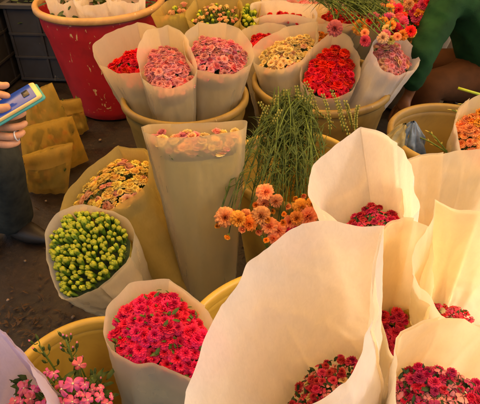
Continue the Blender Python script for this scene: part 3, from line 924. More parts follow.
# further leafy stems fanned out without visible heads
for k in range(26):
    x = 252 + k * 2.8 + rnd.uniform(-4, 4); y = rnd.uniform(165, 205)
    p = P(x, y, .52)
    end = apex + Vector((rnd.uniform(-.04, .06), rnd.uniform(-.06, .06), rnd.uniform(-.02, .03)))
    bow = Vector(((x - 280) * .0010, 0, rnd.uniform(0, .06)))
    pts = [p.lerp(end, j / 8) + bow * math.sin(math.pi * j / 8) for j in range(9)]
    m = MB(); m.tube(pts, .0016, .0024, 6)
    m.build('stem', M['blade'], root)
    add_blades(pts, 34, .04, .11, .0014, blades, .55)
tag(blades.build('foliage', M['blade'], root), kind='stuff')
m = MB(); m.tube([P(262, 236, .50), P(267, 246, .46), P(273, 256, .42), P(280, 268, .36)], .0045, .005, 8)
m.build('thick_stem', M['stem'], root)
for k in range(26):
    x = 250 + k * 2.9; y = rnd.uniform(150, 200)
    p = P(x + rnd.uniform(-12, 12), y, .55); end = apex + Vector((rnd.uniform(-.05, .08), rnd.uniform(-.08, .10), rnd.uniform(0, .06)))
    bow = Vector((rnd.uniform(-.02, .02), 0, rnd.uniform(.01, .06)))
    pts = [p.lerp(end, j / 8) + bow * math.sin(math.pi * j / 8) for j in range(9)]
    m = MB(); m.tube(pts, .0013, .0024, 6)
    m.build('stem', M['stem' if k % 3 == 0 else 'blade'], root)
# twigs strung with tiny yellow-green buds
tw = [((259, 104), (272, 142)), ((277, 98), (268, 135)), ((285, 92), (288, 130)), ((296, 88), (293, 130)), ((312, 92), (306, 132)), ((322, 96), (330, 135)),
      ((331, 92), (343, 132)), ((337, 100), (350, 140)), ((305, 84), (318, 120)), ((281, 112), (262, 148)), ((268, 108), (258, 140)), ((345, 104), (352, 128)), ((358, 108), (356, 134)), ((300, 98), (336, 128))]
for (a, b) in tw:
    za = .70
    pa = P(a[0], a[1] - 2, za); pb = P(b[0], b[1], .57)
    mid = pa.lerp(pb, .5) + Vector((rnd.uniform(-.02, .02), 0, .015))
    pts = [pa * (1 - t) ** 2 + mid * 2 * t * (1 - t) + pb * t * t for t in [j / 8 for j in range(9)]]
    m = MB(); m.tube(pts, .0012, .0018, 5, 0)
    for j in range(12):
        t = (j + .5) / 13
        f = t * 8; i = int(f); c = Vector(pts[i]).lerp(Vector(pts[i + 1]), f - i)
        for sgn in (-1, 1):
            cc = c + Vector((sgn * .0045, rnd.uniform(-.003, .003), rnd.uniform(-.001, .003)))
            n8 = 6
            rows = [[cc + Vector((math.cos(q * 6.283 / n8) * r_, math.sin(q * 6.283 / n8) * r_, h_)) for q in range(n8)] for r_, h_ in ((.0008, -.003), (.003, 0), (.0028, .004), (.0004, .007))]
            m.grid(rows, 1, True)
    m.build('bud_twig', [M['stem'], M['seed']], root)

# spray of mixed carnations lying on the pale pink and red bunches
root = empty('carnation_spray', P(375, 25, .78), 'loose spray of pink, orange and red carnations lying on top of the pale pink bunch', 'flowers')
sp = [(335, 28, 7, 'rose_dark'), (361, 27, 7.5, 'orange'), (373, 20, 7.5, 'rose_dark'), (391, 11, 7.5, 'magenta'), (399, 19, 6, 'magenta'), (387, 20, 5.5, 'magenta'),
      (395, 31, 7, 'red'), (403, 35, 5, 'orange'), (412, 33, 4.2, 'orange'), (383, 38, 5, 'peach'), (391, 40, 4, 'yellow'), (372, 8, 5.5, 'red'), (382, 8, 4, 'salmon'), (400, 27, 4.5, 'red'), (365, 33, 4, 'salmon')]
for _ in range(38):
    sp.append((rnd.gauss(391, 11), rnd.gauss(20, 10), rnd.uniform(3.5, 5.5), rnd.choice(['magenta', 'red', 'orange', 'rose_dark', 'salmon', 'yellow'])))
bl = MB(); ap = P(330, -6, .80)
for (x, y, s, mt) in sp:
    p = P(x, y, rnd.uniform(.765, .80))
    dep = (p - CAM).dot(Vector((0, CP, -SP)))
    axd = ((CAM - p).normalized() + Vector((rnd.uniform(-.4, .6), rnd.uniform(-.4, .2), rnd.uniform(-.3, .5)))).normalized()
    size = s / FPX * dep * 1.05
    put_flower(root, rnd.choice(flower('carn', mt)), p, axd, size)
    end = ap + Vector((rnd.uniform(-.1, .1), rnd.uniform(-.05, .1), 0))
    pts = [(p - axd * size * .7).lerp(end, j / 6) + Vector((0, 0, .03)) * math.sin(math.pi * j / 6) for j in range(7)]
    m = MB(); m.tube(pts, .0022, .0026, 6); m.build('stem', M['stem'], root)
    add_blades(pts, 40, .03, .07, .0026, bl)
for k in range(12):
    p = P(rnd.uniform(335, 372), rnd.uniform(2, 26), .77); end = ap + Vector((rnd.uniform(-.2, .1), rnd.uniform(-.05, .2), -.02))
    pts = [p.lerp(end, j / 6) + Vector((0, 0, .03)) * math.sin(math.pi * j / 6) for j in range(7)]
    m = MB(); m.tube(pts, .002, .0026, 6); m.build('stem', M['stem'], root)
    add_blades(pts, 30, .04, .08, .0022, bl)
tag(bl.build('foliage', M['blade'], root), kind='stuff')

# ------------------------------------------------------------------ pink stock flowers in the front left bucket
root = empty('stock_flowers', (Y6.x, Y6.y, .05), 'loose pink stock flowers with budded green tips in the front left bucket', 'flowers')
def floret4(mt, seed):
    rr = random.Random(seed); mb = MB()
    for k in range(4):
        ph = k * math.pi / 2 + rr.uniform(-.2, .2); rows = []; at = []
        tl = R(rr.uniform(25, 100)); sz_ = rr.uniform(.7, 1.1)
        for i in range(6):
            s = i / 5; row = []
            for j in range(7):
                v = j / 3 - 1
                a = tl * (.7 + .4 * s); rw = .50 * math.sin(min(1, .12 + s * 1.0) * 1.9) * (1 - .25 * s)
                ll = s * sz_ * (1 - .16 * v * v)
                x = ll * math.sin(a); y = v * rw * s ** .4; z = ll * math.cos(a) + .16 * math.sin(v * 4 + seed + k) * s - .30 * v * v * s * .6 - .25 * s * s
                row.append((x * math.cos(ph) - y * math.sin(ph), x * math.sin(ph) + y * math.cos(ph), z)); at.append(s)
            rows.append(row)
        mb.grid(rows, 0, False, at)
    mb.lathe([(.04, -.8), (.12, -.5), (.14, .05)], 6, 1)
    mb.lathe([(.10, .05), (.10, .16), (.02, .2)], 6, 2)
    return mb.mesh('floret', [M[mt], M['stem'], M['whitecen']])
F4 = {mt: [floret4(mt, i) for i in range(6)] for mt in ('stock', 'coral')}
def small_bud(seed, tip):
    mb = MB()
    mb.lathe([(.12, -1.2), (.4, -.7), (.5, 0), (.42, .5), (.25, .8)], 8, 1, wob=.1, seed=seed)
    mb.lathe([(.30, .55), (.32, .9), (.2, 1.25), (.03, 1.4)], 8, 0)
    return mb.mesh('flower_bud', [M[tip], M['blade']])
SB = {t: small_bud(i, t) for i, t in enumerate(('stock', 'seed', 'coral', 'blade'))}
def stalk(top, bot, buds, r_=.003):
    mid = top.lerp(bot, .5) + Vector((rnd.uniform(-.01, .01), rnd.uniform(-.01, .01), 0))
    pts = [top * (1 - t) ** 2 + mid * 2 * t * (1 - t) + bot * t * t for t in [j / 7 for j in range(8)]]
    m = MB(); m.tube(pts, r_ * .6, r_ * 1.2, 8); m.build('stem', M['stem'], root)
    ax = (top - bot).normalized()
    for k in range(buds):
        a = k * 2.4; h = k / max(1, buds - 1)
        o_ = Vector((math.cos(a), math.sin(a), 0)) * .018 * (1 - h * .4)
        b0 = top + ax * (-.065 + .07 * h)
        c = b0 + o_ + ax * .014
        mm = MB(); mm.tube([b0, b0 + o_ * .6 + ax * .003, c], .0011, .0012, 5); mm.build('bud_stalk', M['stem'], root)
        put_flower(root, SB[rnd.choice(['stock', 'seed', 'blade', 'blade', 'coral'])], c, (ax + o_ * 25).normalized(), .0065)
bt = Vector((-.33, .60, .25))
stalk(P(39, 345, .56), bt + Vector((0, .02, 0)), 8)
stalk(P(66, 340, .57), bt + Vector((.03, 0, 0)), 11, .0036)
stalk(P(33, 366, .55), bt, 2)
stalk(P(92, 378, .56), bt + Vector((.05, 0, 0)), 9)
stalk(P(76, 355, .54), bt + Vector((.03, 0, 0)), 4)
st = [(79, 365, 9, 'coral'), (73, 384, 13, 'stock'), (62, 389, 10, 'stock'), (54, 374, 7, 'stock'), (24, 388, 10, 'coral'), (30, 399, 10, 'coral'), (15, 401, 9, 'coral'), (46, 397, 9, 'coral'),
      (88, 400, 9, 'stock'), (100, 397, 8, 'stock'), (107, 404, 8, 'stock'), (60, 403, 9, 'stock'), (47, 372, 5, 'stock'), (84, 385, 8, 'stock'), (72, 402, 9, 'stock'), (38, 408, 10, 'coral'), (20, 412, 9, 'stock'), (95, 410, 9, 'stock'), (118, 412, 8, 'stock'), (8, 408, 8, 'coral')]
st += [(rnd.uniform(10, 112), rnd.uniform(382, 412), rnd.uniform(5, 8), rnd.choice(['stock', 'stock', 'coral'])) for _ in range(22)]
for (x, y, s, mt) in st:
    p = P(x, y, .55 + rnd.uniform(-.015, .02))
    dep = (p - CAM).dot(Vector((0, CP, -SP)))
    axd = ((CAM - p).normalized() + Vector((rnd.uniform(-.8, .8), rnd.uniform(-.5, .5), rnd.uniform(-.2, .8)))).normalized()
    put_flower(root, rnd.choice(F4[mt]), p, axd, s / FPX * dep * .85)
    m = MB(); q = p - axd * .008
    m.tube([q, q.lerp(bt, .35) + Vector((0, 0, .03)), bt], .0016, .003, 6); m.build('stem', M['stem'], root)
mb = MB()
for k in range(90):
    p = P(rnd.uniform(20, 115), rnd.uniform(378, 415), rnd.uniform(.44, .53))
    leaf_quad(mb, p, Vector((rnd.uniform(-1, 1), rnd.uniform(-1, 1), rnd.uniform(0, 1.2))), Vector((0, 0, 1)), .035, .007)
tag(mb.build('foliage', M['blade'], root), kind='stuff')

# ------------------------------------------------------------------ floor bundles (closed flat wraps)
def pouch(bl_, br_, tl_, tr_, thick, label, seed, fold=None, tint='paper_floor', tip=0):
    base = (bl_ + br_) / 2
    root = empty('wrapped_bundle', base, label, 'bouquet', 'closed paper bundles standing on the floor')
    nrm = (br_ - bl_).cross(tl_ - bl_).normalized()
    mb = MB()
    NU, NV = 26, 26
    for sgn in (1, -1):
        rows = []
        for j in range(NV + 1):
            v = j / NV
            row = []
            for i in range(NU + 1):
                u = i / NU
                p = (bl_ * (1 - u) + br_ * u) * (1 - v) + (tl_ * (1 - u) + tr_ * u) * v
                e = (math.sin(math.pi * u)) ** .55 * (1 - .8 * v ** 2.0) * min(1, .35 + v * 3)
                w = noise.noise(Vector((u * 2.6, v * 2.2, seed))) * .028 * math.sin(math.pi * u) * (1 - v * .6) + noise.noise(Vector((u * 9, v * 7, seed + 5))) * .006
                row.append(p + nrm * (sgn * thick * e + w))
            rows.append(row)
        mb.grid(rows)
    mb.build('paper_wrap', M[tint], root)
    if fold is not None:
        mb = MB(); rows = []
        for j in range(7):
            v = 1 - fold * j / 6
            rows.append([((bl_ * (1 - u) + br_ * u) * (1 - v) + (tl_ * (1 - u) + tr_ * u) * v) + nrm * ((thick * (math.sin(math.pi * u)) ** .55 * (1 - .8 * v * v) + noise.noise(Vector((u * 2.6, v * 2.2, seed))) * .028 * math.sin(math.pi * u) * (1 - v * .6)) + .007 + .004 * math.sin(j)) for u in [i / 24 for i in range(25)]])
        mb.grid(rows)
        mb.build('folded_flap', M[tint], root)
    for k in range(9):
        u, v = rnd.uniform(.15, .85), rnd.uniform(.35, .8)
        p = (bl_ * (1 - u) + br_ * u) * (1 - v) + (tl_ * (1 - u) + tr_ * u) * v + nrm * thick * .25 * (1 - .8 * v * v)
        put_flower(root, rnd.choice(flower('rose', rnd.choice(['salmon', 'peach']))), p, (nrm + Vector((0, 0, 1.2))), .012)
    mb = MB()
    for k in range(70):
        u, v = rnd.uniform(.1, .9), rnd.uniform(.08, .8)
        p = (bl_ * (1 - u) + br_ * u) * (1 - v) + (tl_ * (1 - u) + tr_ * u) * v + nrm * thick * .3 * rnd.uniform(-1, 1)
        leaf_quad(mb, p, (tl_ - bl_) + Vector((rnd.uniform(-.1, .1), 0, 0)), nrm, .05, .010)
    tag(mb.build('foliage', M['leaf'], root), kind='stuff')
    return root
def up0(p, h=.004): q = p.copy(); q.z = h; return q
pouch(up0(P(25, 192, 0)), up0(P(68, 193, 0)), P(22, 156, .25), P(73, 142.5, .29), .045, 'front paper bundle on the floor with a folded-over top, beside the grey trouser leg', 1, .30)
pouch(up0(P(26, 182, 0)), up0(P(89, 161, 0)), P(19, 129, .30), P(72, 116, .345), .05, 'middle paper bundle on the floor, upright behind the folded-over one', 2)
pouch(up0(P(26, 156, 0)), up0(P(80, 146, 0)), P(26, 96, .34), P(52, 82.5, .385), .05, 'tall paper bundle with a pointed top corner just right of the phone', 3)
pouch(up0(P(66, 138, 0)), up0(P(89, 130, 0)), P(57, 101, .22), P(80, 98, .23), .05, 'small paper bundle nearest the foot of the red barrel', 4, .35)

# ------------------------------------------------------------------ crates
def crate(c, s, rot, mat, label, nx=3, ny=2, nz_=3):
    root = empty('plastic_crate', (c[0], c[1], 0), label, 'crate', 'plastic crates behind the barrel')
    Rm = Matrix.Rotation(rot, 3, 'Z')
    mb = MB()
    def bx(p, d):
        q = Rm @ Vector(p)
        mb.box((c[0] + q.x, c[1] + q.y, q.z), d, 0, Rm)
    X, Y, Z = s
    t = .008
    for sy in (-1, 1): bx((0, sy * (Y / 2), Z / 2), (X, t, Z - .02))
    for sx in (-1, 1): bx((sx * (X / 2), 0, Z / 2), (t, Y - .01, Z - .02))
    bx((0, 0, .012), (X - .01, Y - .01, .016))
    rb_ = .012
    for sy in (-1, 1):
        y = sy * (Y / 2 + t / 2 + rb_ / 2 - .002)
        for i in range(nx + 1):
            bx((-X / 2 + X * i / nx, y, Z / 2), (.016, rb_, Z - .03))
        for j in range(nz_):
            bx((0, y + sy * .0025, .02 + (Z - .04) * j / nz_), (X + .02, rb_, .016))
    for sx in (-1, 1):
        x = sx * (X / 2 + t / 2 + rb_ / 2 - .002)
        for i in range(ny + 1):
            bx((x, -Y / 2 + Y * i / ny, Z / 2), (rb_, .016, Z - .03))
        for j in range(nz_):
            bx((x + sx * .0025, 0, .02 + (Z - .04) * j / nz_), (rb_, Y + .02, .016))
    mb.build('crate_body', M[mat], root, smooth=False, bevel=.002)
    mb = MB()
    for sy in (-1, 1): bx((0, sy * (Y / 2 + .012), Z + .002), (X + .07, .04, .026))
    for sx in (-1, 1): bx((sx * (X / 2 + .012), 0, Z + .0015), (.04, Y - .02, .024))
    mb.build('crate_rim', M[mat], root, smooth=False, bevel=.003)
    return root
crate((-1.15, 3.46), (.60, .44, .50), R(-4), 'crate', 'slate-grey ribbed plastic crate beside the red barrel')
crate((-1.82, 3.30), (.60, .44, .52), R(-8), 'crate2', 'black ribbed plastic crate at the left edge behind the slate-grey one')
mb = MB()
for k in range(260):
    p = Vector((-1.15 + rnd.uniform(-.26, .26), 3.46 + rnd.uniform(-.18, .18), .44 + rnd.uniform(-.05, .09)))
    leaf_quad(mb, p, Vector((rnd.uniform(-1, 1), rnd.uniform(-1, 1), rnd.uniform(-.2, 1))), Vector((0, 0, 1)), .06, .014)
tag(mb.build('leafy_greens', M['leaf_dark']), 'dark leafy greens filling the slate-grey crate', 'leaves', kind='stuff')

dw = empty('added_backdrop', (.8, 4.75, 0), 'dark brown canvas added behind the stall to darken the background', 'wall')  # added dark sheet, covers sky-lit ground and darkens the back
mb = MB()
mb.grid([[(-3.3 + 8 * i / 80, 4.75 + .05 * math.sin(i * .9) + .02 * math.sin(i * 2.3), 2.3 * j / 10) for i in range(81)] for j in range(11)])
mb.build('canvas', simple('backdrop_cloth', (.02, .012, .008), (.04, .024, .014), 6, .9, .3), dw)
mb = MB(); mb.tube([(-3.35, 4.75, 2.3), (4.75, 4.75, 2.3)], .02, .02, 8); mb.build('pole', M['crate2'], dw)

# ------------------------------------------------------------------ plastic bag on the rim
root = empty('plastic_bag', P(409, 148, .5), 'crumpled blue-grey and olive plastic bag hung over the bucket rim', 'bag')
for nm, mt, c, s, sd in (('bag_body', 'bag1', P(413, 122, .58), .040, 1), ('bag_lining', 'bag2', P(405, 124, .565), .052, 2)):
    mb = MB(); rows = []
    for j in range(31):
        t = j / 30
        row = []
        for i in range(120):
            ph = 2 * math.pi * i / 120
            pl = .16 * math.sin(7 * ph + 1.2 * math.sin(3 * t + sd)) + .10 * math.sin(13 * ph + sd + 2 * t) + .22 * noise.noise(Vector((math.cos(ph) * 2.2, math.sin(ph) * 2.2, t * 3 + sd * 7)))
            rr = (.009 + s * math.sin(min(1, t * 1.15) * 1.9) ** .9) * (1 + pl * (.5 + .6 * t))
            if t > .97: rr *= .6
            z = -.155 * t + .010 * noise.noise(Vector((math.cos(ph) * 3, math.sin(ph) * 3, t * 6)))
            row.append(c + Vector((rr * math.cos(ph) + (.018 if sd == 1 else -.022) * t, rr * .8 * math.sin(ph) - .02 * t * (sd - 1), z)))
        rows.append(row)
    mb.grid(rows, 0, True)
    mb.build(nm, M[mt], root)

for lab, a, b, zz in (('green twig crossing the empty bucket beside the plastic bag', (419, 137), (449, 154), .53), ('short green twig crossing over another inside the ochre bucket', (429, 132), (447, 152), .535),
                  ('green twig poking left from the orange-pink roses', (452, 110), (488, 128), .60), ('upper green twig above the orange-pink roses, near the right edge', (462, 104), (492, 114), .62)):
    pa, pb = P(*a, zz), P(*b, zz - .04)
    r2 = empty('green_twig', pb, lab, 'twig', 'green twigs over the ochre bucket')
    m = MB(); m.tube([pa, pa.lerp(pb, .35) + Vector((0, 0, .006)), pa.lerp(pb, .7) + Vector((0, 0, .004)), pb], .0022, .0032, 7)
    m.build('stem', M['stem'], r2)
    m = MB()
    for k in range(5): leaf_quad(m, pa.lerp(pb, k / 6), (pa - pb) + Vector((rnd.uniform(-.1, .1), 0, rnd.uniform(0, .1))), Vector((0, 0, 1)), .016, .003)
    m.build('leaf', M['seed'], r2)

# ------------------------------------------------------------------ floor debris
mb = MB()
for k in range(300):
    x, y = rnd.gauss(20, 34), rnd.gauss(322, 14)
    if rnd.random() < .4: x, y = rnd.uniform(-20, 260), rnd.uniform(130, 320)
    p = P(x, y, .004); p.z = .003 + rnd.random() * .006
    leaf_quad(mb, p, Vector((rnd.uniform(-1, 1), rnd.uniform(-1, 1), rnd.uniform(-.05, .35))), Vector((0, 0, 1)), rnd.uniform(.008, .034), rnd.uniform(.0015, .006))
tag(mb.build('leaf_scraps', M['debris']), 'dead leaf and stem scraps scattered on the dark floor', 'litter', kind='stuff')
for (x, y, s) in ((25, 261, .006), (73, 317, .007), (46, 201, .006), (100, 140, .008), (8, 300, .006)):
    p = P(x, y, .006)
    mb = MB()
    mb.lathe([(0.001, -s), (s * .8, -s * .6), (s, 0), (s * .7, s * .6), (.0005, s * .8)], 10, 0, p, .5, x)
    tag(mb.build('pebble', M['pebble']), 'tiny pale pebble on the dark floor', 'pebble', 'tiny pebbles on the floor')

# ------------------------------------------------------------------ people
def skin(name, verts, edges, radii, mat, parent, sub=2, root=0, squash=None):
    me = bpy.data.meshes.new(name)
    me.from_pydata([tuple(v) for v in verts], edges, [])
    o = bpy.data.objects.new(name, me)
    COL.objects.link(o)
    md = o.modifiers.new('skin', 'SKIN'); md.use_smooth_shade = True
    if not me.skin_vertices:
        bpy.context.view_layer.objects.active = o
        o.data.update()
    for i, r_ in enumerate(radii):
        sv = me.skin_vertices[0].data[i]
        sv.radius = r_ if isinstance(r_, tuple) else (r_, r_)
        sv.use_root = (i == root)
    s = o.modifiers.new('sub', 'SUBSURF'); s.levels = sub; s.render_levels = sub
    dg = bpy.context.evaluated_depsgraph_get()
    m2 = bpy.data.meshes.new_from_object(o.evaluated_get(dg))
    o.modifiers.clear()
    o.data = m2
    m2.name = name
    m2.materials.clear(); m2.materials.append(mat)
    m2.polygons.foreach_set('use_smooth', [True] * len(m2.polygons))
    put_under(o, parent)
    return o


# standing person at left holding a phone
pa = empty('person', (-1.12, 1.66, 0), 'person standing at the left edge in loose grey trousers holding a phone with both hands', 'person')
V, E, Q = [], [], []
def add(p, r_, frm=None):
    V.append(Vector(p)); Q.append(r_)
    if frm is not None: E.append((frm, len(V) - 1))
    return len(V) - 1
pel = add((-1.12, 1.60, .82), .14)
sp1 = add((-1.12, 1.58, 1.0), .13, pel); chest = add((-1.11, 1.54, 1.18), .15, sp1); neck = add((-1.09, 1.50, 1.33), .055, chest)
head1 = add((-1.07, 1.46, 1.43), .085, neck); head2 = add((-1.06, 1.44, 1.50), .09, head1); add((-1.06, 1.44, 1.56), .06, head2)
for sgn in (-1, 1):
    hp = add((-1.12 + .10 * sgn, 1.60 - .04 * sgn, .78), .085, pel)
    kx = -.935 if sgn > 0 else -1.2
    kn = add((kx, 1.62 if sgn > 0 else 1.7, .44), .055, hp)
    an = add((kx - .075, 1.72 if sgn > 0 else 1.8, .09), .034, kn)
    add((kx - .045, 1.70 if sgn > 0 else 1.78, .035), (.03, .024), an)
# lower hand: palm under the phone, fingers wrapping to the right
def hand(wrist, knuckles, fing, thumb, frm, pr=.020):
    w = add(wrist, .026, frm)
    pc = add(sum((Vector(k) for k in knuckles), Vector()) / 4 * .45 + Vector(wrist) * .55, (pr * 1.3, pr * 1.1), w)
    for k, ch in zip(knuckles, fing):
        a = add(k, .0092, pc)
        for j, q in enumerate(ch): a = add(q, (.0086, .0078, .0062)[min(j, 2)], a)
    a = pc
    for j, q in enumerate(thumb): a = add(q, (.013, .0105, .008)[min(j, 2)], a)
sh1 = add((-.96, 1.44, 1.24), .07, chest); el1 = add((-.83, 1.20, .98), .042, sh1)
dl = 1.07
hand(D(-22, 136, dl + .03), [D(-1, 119, dl), D(-2, 127, dl), D(-3, 135.5, dl), D(-5, 143, dl + .01)],
     [[D(12, 117, dl - .008), D(21, 114.5, dl), D(25, 112, dl + .012)], [D(13, 127.5, dl - .010), D(22, 125.5, dl), D(26.5, 122, dl + .012)],
      [D(11, 137, dl - .006), D(20, 134.5, dl + .002), D(24, 131, dl + .014)], [D(7, 145, dl), D(15, 143.5, dl + .006), D(19, 141, dl + .018)]],
     [D(-12, 122, dl - .02), D(-6, 113, dl - .03), D(-1, 108, dl - .02)], el1)
sh2 = add((-1.20, 1.40, 1.24), .07, chest); el2 = add((-.98, 1.14, .98), .042, sh2)
du = 1.06
hand(D(-40, 96, du + .02), [D(-14, 82, du), D(-14, 90, du), D(-14, 97, du), D(-16, 104, du + .01)],
     [[D(-4, 85, du - .01), D(4, 86, du - .01), D(10, 84, du - .005)], [D(-4, 93.5, du - .01), D(4, 95, du - .01), D(11, 96.5, du - .005)],
      [D(-6, 100, du + .02), D(0, 102, du + .03), D(4, 104, du + .03)], [D(-8, 106, du + .02), D(-3, 108, du + .03), D(0, 109, du + .03)]],
     [D(-12, 108, du - .02), D(1, 109, du - .02), D(11, 106.5, du - .015)], el2)
skin('body', V, E, Q, M['skin'], pa, 2, 0)
# clothes
V, E, Q = [], [], []
pel = add((-1.12, 1.60, .86), .165)
for sgn in (-1, 1):
    kx = -.915 if sgn > 0 else -1.2
    yy = 0 if sgn > 0 else .08
    hp = add((-1.12 + .115 * sgn, 1.60 - .04 * sgn, .76), .12, pel)
    kn = add((kx, 1.62 + yy, .44), .095, hp)
    md_ = add((kx - .04, 1.67 + yy, .25), .092, kn)
    m3_ = add((kx - .085, 1.715 + yy, .09), .100, md_); add((kx - .09, 1.72 + yy, .035), .104, m3_)
tr = skin('trousers', V, E, Q, M['denim'], pa, 2, 0)
for v in tr.data.vertices:
    a = math.atan2(v.co.y - 1.65, v.co.x + 1.0)
    d = noise.noise(Vector((v.co.x * 18, v.co.y * 18, v.co.z * 4))) * .012
    v.co.x += d; v.co.y += d * .6
V, E, Q = [], [], []
c0 = add((-1.12, 1.60, .88), .17); c1 = add((-1.12, 1.57, 1.06), .16, c0); c2 = add((-1.11, 1.54, 1.22), .165, c1)
for s_, e_, w_ in (((-.96, 1.44, 1.24), (-.83, 1.20, .98), D(-34, 134, dl + .06)), ((-1.20, 1.40, 1.24), (-.98, 1.14, .98), D(-52, 94, du + .05))):
    a = add(s_, .085, c2); a = add(e_, .058, a); add(Vector(e_).lerp(w_, .8), .042, a)
skin('jacket', V, E, Q, M['denim'], pa, 2, 0)
mb = MB()
for sx in (-.975, -1.24):
    yy = 0 if sx > -1.1 else .08
    rows = []
    for j in range(9):
        t = j / 8
        cx = sx - .07 + .22 * t; r_ = .042 * math.sin(math.pi * (.15 + .75 * t)) + .012
        cy = 1.73 + yy - .10 * t
        rows.append([(cx + .2 * r_ * math.sin(q * .524), cy + r_ * math.cos(q * .524), max(.004, .03 + r_ * .75 * math.sin(q * .524))) for q in range(12)])
    mb.grid(rows, 0, True)
mb.build('shoes', M['shoe'], pa)
mb = MB()
rc = D(16.5, 136, dl - .001); dirf = (D(21, 134.5, dl) - D(11, 137, dl)).normalized()
u = dirf.cross(Vector((0, 0, 1))).normalized(); w = dirf.cross(u)
rows = []
for k in range(20):
    a = k / 20 * 6.2832; o_ = u * math.cos(a) + w * math.sin(a)
    rows.append([rc + o_ * (.0102 + .0012 * math.cos(b)) + dirf * .0018 * math.sin(b) for b in (0, 1.57, 3.14, 4.71)])
rows.append(rows[0])
mb.grid(rows, 0, True)
mb.build('ring', M['silver'], pa)
V, E, Q = [], [], []
h0 = add((-1.08, 1.47, 1.52), .1); add((-1.10, 1.52, 1.46), .095, h0); skin('hair', V, E, Q, M['hair'], pa, 2, 0)
def face(mb_parent, c, fwd, s=1.0, sk='skin'):
    fwd = Vector(fwd).normalized(); rt = fwd.cross(Vector((0, 0, 1))).normalized(); up = rt.cross(fwd)
    m = MB()
    for sx in (-1, 1):
        e = c + fwd * .088 * s + rt * .03 * s * sx + up * .01
        m.lathe([(.0005, -.010), (.009, -.005), (.011, 0), (.009, .005), (.0005, .010)], 10, 0, e)
    m.build('eyes', M['whitecen'], mb_parent)
face(pa, Vector((-1.06, 1.44, 1.47)), (.7, -.6, -.5))

# phone
ph = empty('phone', D(0, 108, 1.05), 'blue-screened phone with gold frame in a cyan case held in both hands', 'phone')
TR_, BR_ = D(33.5, 82.5, 1.085), D(27.5, 106, 1.045)
vv = (BR_ - TR_); lu = (D(-24, 116, 1.06) - TR_).normalized()
vv = vv - lu * vv.dot(lu); vv = vv.normalized() * .056
lu = lu * .14
nn = lu.cross(vv).normalized()
if nn.dot(CAM - TR_) < 0: nn = -nn
def slab(mb, o, a, b, n_, t0, t1, ins, cr=.007, mi=0):
    A, B = a.length, b.length; ua, ub = a.normalized(), b.normalized()
    pts = []
    for cx, cy, s0 in ((ins + cr, ins + cr, 180), (A - ins - cr, ins + cr, 270), (A - ins - cr, B - ins - cr, 0), (ins + cr, B - ins - cr, 90)):
        for k in range(6):
            a_ = R(s0 + 18 * k)
            pts.append((cx + cr * math.cos(a_), cy + cr * math.sin(a_)))
    rows = []
    e = min(.0015, abs(t1 - t0) * .3); sg = 1 if t1 > t0 else -1
    for t, sh in ((t0, e), (t0 + sg * e, 0), (t1 - sg * e, 0), (t1, e)):
        rows.append([o + ua * (x + (A / 2 - x) * sh / (A / 2)) + ub * (y + (B / 2 - y) * sh / (B / 2)) + n_ * t for x, y in pts])
    k0 = len(mb.v)
    mb.grid(rows, mi, True)
    n = len(pts)
    mb.f.append(tuple(range(k0, k0 + n))); mb.m.append(mi)
    mb.f.append(tuple(range(k0 + 3 * n, k0 + 4 * n))); mb.m.append(mi)
m = MB(); slab(m, TR_, lu, vv, nn, -.004, .004, 0); m.build('phone_shell', M['gold'], ph)
m = MB(); slab(m, TR_ - lu.normalized() * .002, lu * 1.03, vv * 1.03, nn, -.009, -.0042, -.002); m.build('phone_case', M['cyan'], ph)
m = MB(); slab(m, TR_ + lu * .055, lu * .9, vv, nn, .0036, .0046, .002, .003); m.build('phone_screen', M['screen'], ph)
m = MB(); slab(m, TR_ + lu * .14 + vv * .3, lu * .10, vv * .36, nn, .0046, .0054, 0, .002); m.build('screen_widget', M['blackplastic'], ph)

# seated person in green
pb = empty('person', (1.25, 2.45, 0), 'person in green long-sleeved top and brown trousers sitting behind the buckets', 'person')
V, E, Q = [], [], []
pel = add((1.27, 2.47, .40), .09)
s1 = add((1.22, 2.46, .58), .09, pel); ch = add((1.13, 2.43, .76), .10, s1); nk = add((1.03, 2.37, .92), .05, ch)
hd = add((.98, 2.33, 1.01), .08, nk); add((.95, 2.31, 1.08), .085, hd)
k1 = add((.88, 2.24, .44), .042, pel); a1 = add((.90, 2.26, .10), .035, k1); add((.80, 2.20, .035), (.04, .028), a1)
k2 = add((.97, 2.56, .44), .042, pel); a2 = add((.97, 2.60, .10), .04, k2); add((.87, 2.56, .035), (.04, .028), a2)
def arm(sh, el, wr, tipd, frm):
    a = add(sh, .06, frm); a = add(el, .042, a); w_ = add(wr, .024, a)
    tipd = Vector(tipd).normalized(); pc = add(Vector(wr) + tipd * .05, .026, w_)
    sd = tipd.cross(Vector((0, 0, 1))).normalized()
    for k in range(4):
        o_ = sd * (k - 1.5) * .019
        b = add(V[pc] + tipd * .04 + o_, .0105, pc); b = add(V[pc] + tipd * .068 + o_ * 1.05 + Vector((0, 0, -.008)), .009, b)
        add(V[pc] + tipd * (.09 - abs(k - 1.3) * .006) + o_ * 1.05 + Vector((0, 0, -.026)), .0075, b)
    b = add(V[pc] + sd * -.035 + tipd * .01, .012, pc); add(V[pc] + sd * -.045 + tipd * .04, .009, b)
S1, L1, W1 = D(452, -6, 2.28), D(421, 58, 2.22), D(409, 94, 2.34)
arm(S1, L1, W1, (-.3, -.2, -.6), ch)
arm((1.20, 2.62, .80), (1.02, 2.72, .60), (.92, 2.62, .50), (-.6, -.4, -.1), ch)
skin('body', V, E, Q, M['skin_dark'], pb, 2, 0)
V, E, Q = [], [], []
t0 = add((1.27, 2.46, .40), .165); t1 = add((1.20, 2.44, .60), .155, t0); t2 = add((1.12, 2.42, .78), .155, t1)
a = add(S1, .085, t2); a = add(L1, .064, a); add(L1.lerp(W1, .9), .045, a)
